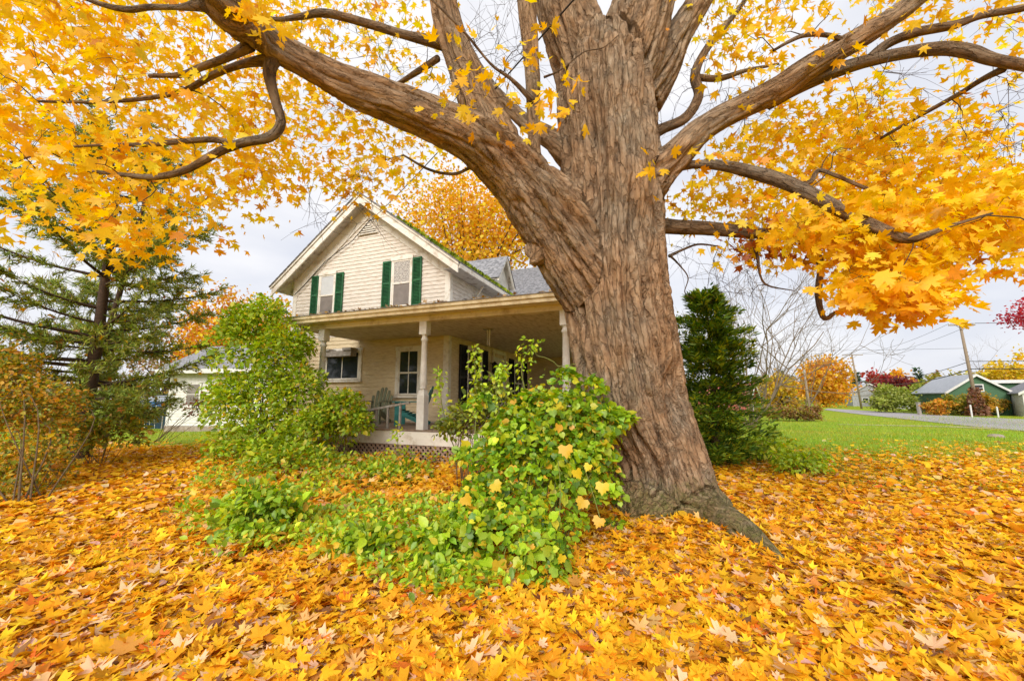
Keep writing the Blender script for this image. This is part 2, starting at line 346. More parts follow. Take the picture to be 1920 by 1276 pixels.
# gable wing walls
w = MB().prism([(-GW, -.6), (0, -.6), (0, EZ), (-GW / 2, RZ), (-GW, EZ)], 1, 0, .12)
wall = w.obj('front_wall', M_WHITE, house)
z = .72
while z < RZ - .1:
    z1 = z + EXPO
    def lim(q): return -GW + max(0, (q - EZ)) / SL, -max(0, (q - EZ)) / SL
    a, b = lim(z); a1, b1 = lim(z1 + .012)
    if b1 - a1 < .1: break
    j = rng.normal() * .002
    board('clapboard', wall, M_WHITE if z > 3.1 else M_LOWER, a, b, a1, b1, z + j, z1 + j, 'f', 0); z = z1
sw = MB().box(-.12, 0, .121, 8.9, -.6, EZ).obj('side_wall', M_WHITE, house)
z = .72
while z < EZ - .02:
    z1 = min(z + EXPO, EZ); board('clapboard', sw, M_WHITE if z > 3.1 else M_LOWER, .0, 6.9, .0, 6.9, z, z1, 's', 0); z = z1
MB().box(-GW, -GW + .12, .121, 8.9, -.6, EZ).obj('rear_side_wall', M_WHITE, house)
ww = MB().box(.001, 4.9, 6.9, 7.0, -.6, 5.3).obj('wing_wall', M_WHITE, house)
z = .72
while z < 5.2:
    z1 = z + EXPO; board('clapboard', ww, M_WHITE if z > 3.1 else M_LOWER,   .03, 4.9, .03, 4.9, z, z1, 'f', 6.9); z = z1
MB().box(4.8, 4.9, 7.001, 12.5, -.6, 5.3).obj('wing_end_wall', M_WHITE, house)
# corner boards
MB().box(-.13, .030, -.034, .0, -.5, EZ + .05).box(.0, .034, .0, .12, -.5, EZ + .05).obj('corner_board', M_TRIM, house)
MB().box(-GW - .03, -GW + .13, -.034, .0, -.5, EZ + .05).obj('corner_board', M_TRIM, house)
MB().box(3.2, 3.34, 6.86, 6.9, .7, 3.0).obj('corner_board', M_TRIM, house)
# frieze along the rakes
for sgn in (-1, 1):
    c = -GW / 2; p0 = (c, RZ); p1 = (c + sgn * (GW / 2), EZ)
    f = MB().prism([(p0[0], p0[1] - .42), (p0[0], p0[1] + .06), (p1[0], p1[1] + .06), (p1[0], p1[1] - .42)][::(1 if sgn > 0 else -1)], 1, -.05, -.026); f.obj('frieze_board', M_TRIM, house)
# roof: two slabs with overhang
OH, EO = .42, .50                      # front overhang, eave overhang
rx = GW / 2 + EO
for sgn in (-1, 1):
    c = -GW / 2
    def P(d, up): return (c + sgn * d, RZ + .06 + up - d * SL)
    poly = [P(0, 0), P(rx, 0), P(rx, .13), P(0, .13)]
    if sgn > 0: poly = poly[::-1]
    MB().prism(poly, 1, -OH, 9.3).obj('roof_deck', M_SOFFIT, house)
    poly = [P(-.0, .05), P(rx + .0, .05), P(rx + .0, -.17), P(0, -.17)]
    if sgn < 0: poly = poly[::-1]
    MB().prism(poly, 1, -OH - .045, -OH - .003).obj('bargeboard', M_TRIM, house)
    poly = [P(-.0, .145), P(rx + .03, .145), P(rx + .03, .06), P(0, .06)]
    if sgn < 0: poly = poly[::-1]
    MB().prism(poly, 1, -OH - .085, -OH - .047).obj('rake_moulding', M_TRIM, house)
    roof = MB().prism([P(0, .131), P(rx + .04, .131), P(rx + .04, .15), P(0, .15)][::(-1 if sgn > 0 else 1)], 1, -OH - .11, 9.3).obj('roof', M_SHING, house)
    d = .0
    while d < rx:
        d1 = min(d + .16, rx + .05)
        MB().prism([P(d, .151), P(d1, .155), P(d1, .172), P(d, .157)][::(-1 if sgn > 0 else 1)], 1, -OH - .12, 9.3).obj('shingle_row', M_SHING, roof); d = d1
    if sgn > 0:
        # boxed eave and gutter on the porch side
        e = P(rx, 0); MB().box(.034, e[0] - .02, -OH, 8, e[1] - .006, e[1] - .001).obj('soffit', M_SOFFIT, house)
        MB().box(e[0] - .005, e[0] + .04, -OH, 8, e[1] - .03, e[1] + .10).obj('fascia', M_TRIM, house)
        # moss cushions along the lower half of the slope
        nm = 2600; dd = rx * (.30 + .70 * rng.random(nm) ** .6); yy = -OH - .1 + rng.random(nm) * 4.8
        keep = fbm(np.column_stack([dd * 2, yy * 2, yy * 0]), 3, 3) > .42; dd = dd[keep]; yy = yy[keep]
        pos = np.column_stack([c + dd, yy, RZ + .06 + .165 - dd * SL]); tip = unit(rng.normal(size=(len(pos), 3)) * .7 + np.array([0, 0, 1.0]))
        v, t, cc = scatter(CARD, pos, rots(tip, rdir(len(pos))), rng.uniform(.05, .13, len(pos)), pal(len(pos), [(.20, .26, .02), (.30, .34, .03), (.12, .17, .02)]))
        tag(link('moss', trimesh('moss', v, t, cc), M_MOSS, house), kind='stuff')
# eave return and a drop pipe on the side wall
MB().tube([(.43, 1.55, 5.0), (.30, 1.55, 4.8), (.09, 1.55, 4.5), (.09, 1.55, 3.6)], .035, 8).obj('downpipe', M_TRIM, house, True)
MB().box(.0, .10, 2.86, 3.0, 3.6, 4.98).obj('corner_board', M_TRIM, house)
MB().box(.0, .10, 4.15, 4.3, 3.6, 4.98).obj('corner_board', M_TRIM, house)

def window(parent, x0, x1, z0, z1, face, depth, fr=.09, rail=.5, mull=True, top=M_GLASS, bot=M_GLASS, head=.10, mat=M_TRIM):
    """double-hung sash window; face 'f' looks to -y, 's' looks to +x"""
    root = empty('window'); root.parent = house
    def bx(mb, a, b, d0, d1, c, d):
        return mb.box(a, b, depth - d1, depth - d0, c, d) if face == 'f' else mb.box(depth + d0, depth + d1, a, b, c, d)
    f = MB(); bx(f, x0 - fr, x0, -.02, .062, z0 - .02, z1); bx(f, x1, x1 + fr, -.02, .062, z0 - .02, z1); bx(f, x0 - fr - .02, x1 + fr + .02, -.02, .075, z1, z1 + head)
    f.obj('frame', mat, root)
    s_ = MB(); bx(s_, x0 - fr - .03, x1 + fr + .03, -.02, .10, z0 - .075, z0 - .021); s_.obj('sill', mat, root)
    zm = z0 + (z1 - z0) * rail; a = MB()
    for za, zb, off in ((z0, zm + .02, .044), (zm - .02, z1, .054)):
        bx(a, x0, x0 + .04, .0, off, za, zb); bx(a, x1 - .04, x1, .0, off, za, zb); bx(a, x0 + .041, x1 - .041, .0, off - .001, za, za + .045); bx(a, x0 + .041, x1 - .041, .0, off - .001, zb - .045, zb)
        if mull: bx(a, (x0 + x1) / 2 - .013, (x0 + x1) / 2 + .013, .0, off - .004, za + .046, zb - .046)
    a.obj('sash', mat, root)
    for za, zb, mm, off in ((z0, zm, bot, .032), (zm, z1, top, .040)):
        q = MB(); bx(q, x0 + .02, x1 - .02, .001, off, za + .02, zb - .02); q.obj('pane', mm, root)
    return root
def shutter(x0, x1, z0, z1, face, depth, mat):
    root = empty('shutter'); root.parent = house
    def bx(mb, a, b, d0, d1, c, d):
        return mb.box(a, b, depth - d1, depth - d0, c, d) if face == 'f' else mb.box(depth + d0, depth + d1, a, b, c, d)
    f = MB(); zm = (z0 + z1) / 2 + .05
    bx(f, x0, x0 + .045, .03, .070, z0, z1); bx(f, x1 - .045, x1, .03, .070, z0, z1)
    for c, d in ((z0, z0 + .08), (zm - .03, zm + .03), (z1 - .06, z1)): bx(f, x0 + .0451, x1 - .0451, .03, .068, c, d)
    bx(f, x0 + .046, x1 - .046, .028, .034, z0 + .08, z1 - .06)
    f.obj('shutter_frame', mat, root)
    for c, d in ((z0 + .085, zm - .035), (zm + .035, z1 - .065)):
        zz = c
        while zz + .03 < d:
            a_, b_ = x0 + .046, x1 - .046
            if face == 'f': V = [(a_, depth - .036, zz + .03), (b_, depth - .036, zz + .03), (b_, depth - .062, zz), (a_, depth - .062, zz), (a_, depth - .036, zz + .036), (b_, depth - .036, zz + .036), (b_, depth - .062, zz + .008), (a_, depth - .062, zz + .008)]
            else: V = [(depth + .036, a_, zz + .03), (depth + .036, b_, zz + .03), (depth + .062, b_, zz), (depth + .062, a_, zz), (depth + .036, a_, zz + .036), (depth + .036, b_, zz + .036), (depth + .062, b_, zz + .008), (depth + .062, a_, zz + .008)]
            MB().add(V, [(0, 3, 2, 1), (4, 5, 6, 7), (0, 1, 5, 4), (1, 2, 6, 5), (2, 3, 7, 6), (3, 0, 4, 7)]).obj('slat', mat, root); zz += .042
    return root
# upper gable windows
tag(window(house, -4.71, -4.12, 3.88, 5.22, 'f', 0, .05, .5, False, M_BLIND, M_SCREEN), 'upper window with a white blind, grey screen below')
for a, b in ((-5.07, -4.77), (-4.06, -3.76)): tag(shutter(a, b, 3.84, 5.24, 'f', 0, M_SHUT), 'dark green louvred shutter')
tag(window(house, -1.90, -1.27, 3.96, 5.36, 'f', 0, .05, .5, False, M_CURT, M_SCREEN), 'upper window with a lace curtain, grey screen below')
for a, b in ((-2.27, -1.96), (-1.21, -.90)): tag(shutter(a, b, 3.90, 5.38, 'f', 0, M_SHUT), 'dark green louvred shutter')
# lower windows and the ones under the porch
window(house, -1.56, -.90, 1.42, 2.68, 'f', 0, .10, .49, True)
wl = window(house, -4.25, -2.98, 1.88, 2.72, 'f', 0, .10, .02, True)
tag(wl, 'wide dark porch window under a small wooden box')
aw = empty('window_awning'); aw.parent = house; tag(aw, 'grey weathered wooden box hood above the wide window')
M_GREYW = paint('weathered_board', (.44, .41, .37), (.26, .23, .2), 10, .8)
MB().box(-4.25, -3.06, -.32, -.08, 2.56, 2.72).obj('hood_box', M_GREYW, aw); MB().box(-3.35, -3.02, -.36, -.07, 2.725, 2.80).obj('hood_cap', M_GREYW, aw); MB().box(-4.15, -3.85, -.36, -.07, 2.725, 2.78).obj('hood_cap', M_GREYW, aw)
window(house, 1.10, 1.98, .98, 2.78, 's', 0, .07, .5, True)
for a, b in ((.58, 1.02), (2.06, 2.48)): tag(shutter(a, b, .92, 2.86, 's', 0, M_BLACK), 'black louvred shutter under the porch')
window(house, 5.0, 5.9, 1.1, 2.7, 's', 0, .07, .5, True)
for a, b in ((4.45, 4.92), (5.98, 6.45)): tag(shutter(a, b, 1.0, 2.8, 's', 0, M_BLACK), 'black louvred shutter under the porch')
dr = empty('door'); dr.parent = house
MB().box(.03, .06, 3.0, 3.88, .72, 2.72).obj('door_leaf', M_BRIGHT, dr); MB().box(.03, .075, 2.88, 2.999, .70, 2.85).box(.03, .075, 3.881, 4.0, .70, 2.85).box(.03, .08, 2.88, 4.0, 2.851, 2.97).obj('frame', M_TRIM, dr)
MB().box(.061, .066, 3.15, 3.73, 1.65, 2.5).obj('pane', M_GLASS, dr)
wl2 = empty('wall_lantern'); wl2.parent = house
MB().lathe([(.05, 2.12), (.09, 2.18), (.09, 2.42), (.11, 2.44), (.02, 2.54)], 8, None, .2, 2.72).obj('lantern_body', M_DARK, wl2); MB().box(.03, .2, 2.70, 2.74, 2.46, 2.49).obj('bracket', M_DARK, wl2)
window(house, 3.28, 3.95, 4.2, 4.95, 's', 0, .06, .5, True, M_SCREEN, M_SCREEN)
# gable vent
vt = empty('gable_vent'); vt.parent = house; vc = -GW / 2
MB().prism([(vc - .36, 6.36), (vc + .36, 6.36), (vc, 6.70)], 1, -.045, -.040).obj('vent_backing', M_BLACK, vt)
for i in range(5):
    hw = .40 * (1 - i / 5.2); MB().box(vc - hw, vc + hw, -.085, -.046, 6.355 + i * .068, 6.385 + i * .068).obj('slat', M_TRIM, vt)
# service cable stapled down the gable
cpts = [hy(695, 411, -.1), hy(660, 452, -.1), hy(610, 490, -.1), hy(565, 540, -.1), hy(553, 552, -.1)]
MB().tube([(p[0], -.1, p[1]) for p in cpts], .012, 5).obj('service_cable', M_DARK, house)
# porch
PY = -2.2
FZ = .69
px0, px1 = -2.35, 3.95
MB().box(px0, px1, PY, -.03, FZ - .14, FZ - .036).box(.06, px1, -.029, 6.86, FZ - .14, FZ - .036).obj('porch_floor_frame', M_DECK, house)
fl = empty('porch_floor'); fl.parent = house
x = px0
while x < px1 - .02:
    x1 = min(x + .145, px1); MB().box(x + .002, x1 - .002, PY - .06, 6.85 if x > .06 else -.04, FZ - .035, FZ).obj('plank', M_DECK, fl); x = x1
MB().box(px0, px1, PY - .045, PY - .005, FZ - .31, FZ - .04).obj('skirt_board', M_TRIM, house)
MB().box(px1 + .001, px1 + .04, PY - .045, 6.8, FZ - .31, FZ - .04).obj('skirt_board', M_TRIM, house)
lat = empty('lattice'); lat.parent = house
zl0, zl1 = -.05, FZ - .312
for dirn in (1, -1):
    x = px0 - .5
    while x < px1:
        a = (x, zl0); b = (x + (zl1 - zl0), zl1)
        if dirn < 0: a, b = (b[0], zl0), (a[0], zl1)
        if min(a[0], b[0]) > px0 and max(a[0], b[0]) < px1:
            yy = PY - .02 + (.007 if dirn > 0 else -.007)
            MB().bar((a[0], yy, a[1]), (b[0], yy, b[1]), .012, .038, (1, 0, 0) if False else (0, 0, 1)).obj('slat', M_LATT, lat)
        x += .115
MB().box(px0, px1, PY + .2, PY + .25, -.4, FZ - .15).obj('lattice_backing', M_BLACK, house)  # plain black panel just behind the lattice
def post(x, y):
    r = empty('porch_post', (x, y, 0)); r.parent = house; h0 = FZ; h1 = 2.97
    sh = MB().lathe([(.062, h0 + .82), (.085, h0 + .86), (.062, h0 + .90), (.088, h0 + .94), (.076, h0 + 1.02), (.066, h0 + 1.5), (.060, h0 + 1.86), (.085, h0 + 1.89), (.062, h0 + 1.93), (.055, h0 + 1.97), (.082, h0 + 2.0)], 14)
    sh.obj('turned_shaft', M_BRIGHT, r, True)
    MB().box(-.088, .088, -.088, .088, h0, h0 + .70).add([( -.088, -.088, h0 + .70), (.088, -.088, h0 + .70), (.088, .088, h0 + .70), (-.088, .088, h0 + .70), (-.06, -.06, h0 + .82), (.06, -.06, h0 + .82), (.06, .06, h0 + .82), (-.06, .06, h0 + .82)], [(4, 5, 6, 7), (0, 1, 5, 4), (1, 2, 6, 5), (2, 3, 7, 6), (3, 0, 4, 7)]).obj('base_block', M_BRIGHT, r)
    MB().box(-.088, .088, -.088, .088, h0 + 2.0, h1).obj('head_block', M_BRIGHT, r)
    return r
for x, y in ((-2.16, PY + .02), (.68, PY + .02), (3.77, PY + .02), (3.77, 2.0), (3.77, 5.6)): post(x, y)
RX0, RX1 = -3.06, 4.35
MB().box(RX0 + .5, RX1 - .3, PY - .08, PY + .10, 2.97, 3.10).obj('porch_beam', M_CREAM, house)
MB().box(RX1 - .62, RX1 - .46, PY + .101, 6.8, 2.97, 3.10).obj('porch_beam', M_CREAM, house)
MB().box(RX0, RX1, PY - .36, PY - .08, 3.085, 3.104).obj('soffit', M_CREAM, house)
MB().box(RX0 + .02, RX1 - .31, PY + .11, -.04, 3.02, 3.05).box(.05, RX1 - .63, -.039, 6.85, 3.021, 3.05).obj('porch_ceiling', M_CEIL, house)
MB().box(RX0, RX1, PY - .385, PY - .361, 3.085, 3.235).obj('fascia', M_CREAM, house)
MB().box(RX0 - .02, RX1 + .02, PY - .42, PY - .386, 3.165, 3.245).obj('crown_moulding', M_CREAM, house)
MB().box(RX0 - .026, RX0 - .001, PY - .38, -.05, 3.085, 3.24).obj('fascia', M_CREAM, house)
pr = MB().prism([(PY - .44, 3.250), (-.035, 3.52), (-.035, 3.49), (PY - .44, 3.236)], 0, RX0 - .03, RX1 + .03).prism([(-.034, 3.521), (6.85, 4.35), (6.85, 4.31), (-.034, 3.491)], 0, .06, RX1 + .03).obj('porch_roof', M_SHING, house)
# hanging rods on the porch ceiling, tilted stair rail
hl = empty('ceiling_lamp'); hl.parent = house
p1_ = hy(914, 617, -.6); p2_ = hy(918.5, 612, -.6)
MB().tube([(p1_[0], -.6, 3.02), (p1_[0], -.6, 2.62)], .014, 6).obj('rod', M_BRIGHT, hl); MB().tube([(p2_[0], -.62, 3.02), (p2_[0], -.62, 2.60)], .017, 6).obj('rod', M_BRIGHT, hl)
MB().lathe([(.13, 2.995), (.13, 3.02)], 12, None, p1_[0] + .03, -.61).obj('ceiling_plate', M_GREYW, hl)
rl = empty('railing'); rl.parent = house
MB().bar((-.90, PY + .05, 1.05), (.33, PY + .05, 1.245), .06, .045).obj('rail', M_GREYW, rl)
for x in (-.78, -.52, -.22, .10): MB().box(x - .02, x + .02, PY + .03, PY + .07, FZ, 1.03 + (x + .9) * .158).obj('baluster', M_GREYW, rl)
# dormer on the right-hand slope, gable facing the side yard
dm = empty('dormer'); dm.parent = house
dxf, dy0, dy1 = -.15, 3.35, 4.95; dyc = (dy0 + dy1) / 2; dze, dzr = 5.62, 6.66
MB().prism([(dy0 + .12, 5.3), (dy1 - .12, 5.3), (dy1 - .12, dze + .1), (dyc, dzr - .12), (dy0 + .12, dze + .1)], 0, -2.2, dxf).obj('dormer_wall', M_BRIGHT, dm)
for s0 in (-1, 1):
    e = dy0 if s0 < 0 else dy1
    a = [(dyc, dzr), (e, dze), (e, dze - .10), (dyc, dzr - .12)]
    MB().prism(a[::s0], 0, dxf + .16, dxf + .22).obj('bargeboard', M_TRIM, dm)
    a = [(dyc, dzr + .03), (e + s0 * .05, dze + .02), (e + s0 * .05, dze + .001), (dyc, dzr + .001)]
    MB().prism(a[::s0], 0, -2.6, dxf + .25).obj('dormer_roof', M_SHING, dm)
    a = [(dyc, dzr - .002), (e, dze - .001), (e, dze - .05), (dyc, dzr - .05)]
    MB().prism(a[::s0], 0, -2.5, dxf + .158).obj('soffit', M_SOFFIT, dm)
# wing roof with its own shingle courses
wr0 = (6.55, 5.50); wr1 = (10.0, 8.15)
wing = MB().prism([wr0, wr1, (13.4, 5.5), (13.4, 5.4), (wr1[0], 8.05), (wr0[0], 5.40)][::-1], 0, -2.4, 5.2).obj('wing_roof', M_SHING, house)
N = 30
for i in range(N):
    f0, f1 = i / N, (i + 1.15) / N
    a = (wr0[0] + (wr1[0] - wr0[0]) * f0, wr0[1] + (wr1[1] - wr0[1]) * f0); b = (wr0[0] + (wr1[0] - wr0[0]) * min(1, f1), wr0[1] + (wr1[1] - wr0[1]) * min(1, f1))
    MB().prism([(a[0] - .012, a[1] + .024), (b[0], b[1] + .006), (b[0], b[1] + .001), (a[0], a[1] + .001)][::-1], 0, -2.4, 5.22).obj('shingle_row', M_SHING, wing)
MB().box(-.3, 5.2, 6.5, 6.548, 5.28, 5.46).obj('fascia', M_TRIM, house)
# leaves and twigs caught on the porch roof edge
npf = 340; xx = rng.uniform(RX0, 4.2, npf); yy = PY - .40 + rng.random(npf) ** 2 * 1.8
zz = 3.252 + (yy - PY + .44) * .111 + rng.random(npf) * .035
tp = unit(rng.normal(size=(npf, 3)) * np.array([1, 1, .35])); nn = unit(rng.normal(size=(npf, 3)) * .5 + np.array([0, 0, 1]))
v, t, c = scatter(MAPLES_S[2], np.column_stack([xx, yy, zz]), rots(tp, nn), rng.uniform(.06, .11, npf), pal(npf, [(.55, .30, .03), (.3, .16, .05), (.05, .045, .04), (.5, .36, .2)]))
tag(link('roof_leaves', trimesh('roof_leaves', v, t, c), M_LITTER, house), kind='stuff')

# ------------------------------------------------------------------ porch furniture
def adirondack(name, loc, rz, mat, label):
    wl_ = np.array(HC) + U * loc[0] + VV * loc[1] + np.array([0, 0, FZ]); r = empty(name, wl_, -HA + rz); tag(r, label, 'chair', 'chairs on the porch')
    for i in range(6): x = -.25 + i * .1; MB().bar((x, .12, .22), (x, .40, .60), .085, .018, (1, 0, 0)) if False else None
    for i in range(6):                               # fan back, rounded top
        a = (i - 2.5) * .085; top = .92 - .055 * (abs(i - 2.5)) ** 1.6
        MB().bar((a, .10, .20), (a * 1.25, .10 + (top - .2) * .38, top), .078, .018, (0, 1, 0)).obj('back_slat', mat, r)
        V = MB().lathe([(.036, 0), (.036, .018)], 10, Matrix.Translation((a * 1.25, .10 + (top - .2) * .38 + .009, top)) @ Matrix.Rotation(math.pi / 2 - .36, 4, 'X')); V.obj('back_slat', mat, r)
    for i in range(5): y = .05 - i * .11; MB().box(-.27, .27, y - .05, y + .05, .22 + i * .035, .238 + i * .035).obj('seat_slat', mat, r)
    for s_ in (-1, 1):
        MB().box(s_ * .31 - .07, s_ * .31 + .07, -.52, .24, .55, .572).obj('arm', mat, r)
        MB().box(s_ * .29 - .015, s_ * .29 + .015, -.47, -.36, 0, .549).obj('leg', mat, r)
        MB().bar((s_ * .25, .28, .02), (s_ * .25, -.42, .33), .025, .10).obj('leg', mat, r)
    return r
M_GREYG = paint('grey_green_chair', (.20, .22, .14), (.13, .14, .09), 9, .7); M_TEAL = paint('teal_chair', (.03, .20, .19), (.02, .13, .12), 9, .5)
x_, _ = hy(708, 745, -.75); adirondack('adirondack_chair', (x_, -.75), math.radians(12), M_GREYG, 'grey-green wooden chair with a rounded fan back beside the porch window')
x_, _ = hy(783, 745, -1.0); adirondack('adirondack_chair', (x_, -1.0), math.radians(-68), M_TEAL, 'teal wooden lounge chair partly behind the front porch post')
rk = empty('rocking_chair', np.array(HC) + U * hy(918, 790, -.2)[0] + VV * -.2 + np.array([0, 0, FZ]), -HA + math.radians(40)); tag(rk, 'black slatted rocking chair behind the vines on the porch', 'chair', 'chairs on the porch')
for s_ in (-1, 1):
    MB().tube(spline([(s_ * .27, -.50, .10), (s_ * .27, -.2, .03), (s_ * .27, .15, .03), (s_ * .27, .55, .13)], 10), .02, 6).obj('rocker', M_BLACK, rk)
    MB().tube([(s_ * .27, -.28, .04), (s_ * .27, -.30, .62)], .02, 6).obj('leg', M_BLACK, rk); MB().tube([(s_ * .27, .18, .04), (s_ * .26, .22, .45), (s_ * .26, .42, 1.08)], .02, 6).obj('leg', M_BLACK, rk)
    MB().box(s_ * .28 - .035, s_ * .28 + .035, -.36, .28, .62, .645).obj('arm', M_BLACK, rk)
MB().box(-.27, .27, -.30, .24, .40, .43).obj('seat', M_BLACK, rk); MB().bar((-.27, .42, 1.06), (.27, .42, 1.06), .03, .09).obj('top_rail', M_BLACK, rk)
for i in range(5): x_ = -.2 + i * .1; MB().tube([(x_, .22, .44), (x_, .41, 1.04)], .012, 5).obj('back_slat', M_BLACK, rk)
for zz in (.2, .3): MB().tube([(-.27, -.29, zz), (.27, -.29, zz)], .014, 5).obj('stretcher', M_BLACK, rk)
# ------------------------------------------------------------------ the big maple
def bark_material(name='maple_bark', dark=1.0):
    m, t, o = newmat(name); p = nd(t, 'ShaderNodeBsdfPrincipled', Roughness=.9); p.inputs['Specular IOR Level'].default_value = .15
    a = nd(t, 'ShaderNodeAttribute', attribute_name='bark'); tcn = nd(t, 'ShaderNodeTexCoord')
    def noise(vec, sc, det, rough=.6):
        n = nd(t, 'ShaderNodeTexNoise', Scale=sc, Detail=det, Roughness=rough); t.links.new(vec, n.inputs['Vector']); return n
    n1 = noise(a.outputs['Vector'], 16, 8, .7); r = nd(t, 'ShaderNodeValToRGB'); e = r.color_ramp.elements
    e[0].position = .30; e[0].color = (.165, .115, .076, 1); e[1].position = .68; e[1].color = (.50, .385, .27, 1)
    k = e.new(.48); k.color = (.335, .235, .152, 1)
    t.links.new(n1.outputs['Fac'], r.inputs[0])
    n3 = noise(tcn.outputs['Object'], 1.7, 4); r3 = nd(t, 'ShaderNodeValToRGB'); r3.color_ramp.elements[0].position = .40; r3.color_ramp.elements[1].position = .66
    r3.color_ramp.elements[0].color = (1.08 * dark, .95 * dark, .83 * dark, 1); r3.color_ramp.elements[1].color = (.90 * dark, .98 * dark, 1.06 * dark, 1); t.links.new(n3.outputs['Fac'], r3.inputs[0])
    mu = nd(t, 'ShaderNodeMixRGB', blend_type='MULTIPLY'); mu.inputs[0].default_value = 1; t.links.new(r.outputs[0], mu.inputs[1]); t.links.new(r3.outputs[0], mu.inputs[2])
    # moss: low on the trunk and in patches on top of limbs
    ms = nd(t, 'ShaderNodeAttribute', attribute_name='moss'); n4 = noise(tcn.outputs['Object'], 16, 6, .7)
    ad = nd(t, 'ShaderNodeMath', operation='ADD'); t.links.new(ms.outputs['Fac'], ad.inputs[0]); t.links.new(n4.outputs['Fac'], ad.inputs[1])
    mr = nd(t, 'ShaderNodeMapRange'); mr.inputs['From Min'].default_value = 1.0; mr.inputs['From Max'].default_value = 1.42; t.links.new(ad.outputs[0], mr.inputs['Value'])
    mm = nd(t, 'ShaderNodeMixRGB'); t.links.new(mr.outputs[0], mm.inputs[0]); t.links.new(mu.outputs[0], mm.inputs[1]); mm.inputs[2].default_value = (.13, .145, .035, 1)
    t.links.new(mm.outputs[0], p.inputs['Base Color'])
    mpv = nd(t, 'ShaderNodeMapping'); mpv.inputs['Scale'].default_value = (1, 1, .42); t.links.new(a.outputs['Vector'], mpv.inputs[0])
    nw = noise(a.outputs['Vector'], 14, 4); vm = nd(t, 'ShaderNodeMixRGB'); vm.inputs[0].default_value = .07; t.links.new(mpv.outputs[0], vm.inputs[1]); t.links.new(nw.outputs['Color'], vm.inputs[2])
    vo = nd(t, 'ShaderNodeTexVoronoi', feature='DISTANCE_TO_EDGE', Scale=24.0); t.links.new(vm.outputs[0], vo.inputs['Vector'])
    vr = nd(t, 'ShaderNodeMapRange'); vr.inputs['From Max'].default_value = .11; t.links.new(vo.outputs['Distance'], vr.inputs['Value'])
    n2 = noise(a.outputs['Vector'], 46, 8, .75); b3 = nd(t, 'ShaderNodeBump', Strength=1.0, Distance=.035); t.links.new(vr.outputs[0], b3.inputs['Height']); b = nd(t, 'ShaderNodeBump', Strength=1.0, Distance=.022); t.links.new(b3.outputs[0], b.inputs['Normal']); t.links.new(n2.outputs['Fac'], b.inputs['Height'])
    b2 = nd(t, 'ShaderNodeBump', Strength=.7, Distance=.035); t.links.new(n1.outputs['Fac'], b2.inputs['Height']); t.links.new(b.outputs[0], b2.inputs['Normal'])
    t.links.new(b2.outputs[0], p.inputs['Normal']); t.links.new(p.outputs[0], o.inputs[0]); return m
M_BARK = bark_material(); M_BARK2 = bark_material('young_bark', .64)
TB = at(1285, 990, 4.95); TB[2] = 0
maple_t = empty('maple_tree', TB); tag(maple_t, 'massive old maple with thick furrowed trunk and golden yellow leaves', 'tree')
def limb(rows, n=40):                     # rows: px, py, half width px, depth  ->  points, radii
    R = np.array(rows, float); S = spline(R, n); P = np.array([at(a, b, d) for a, b, h, d in S]); return P, np.abs(S[:, 2]) * S[:, 3] / F
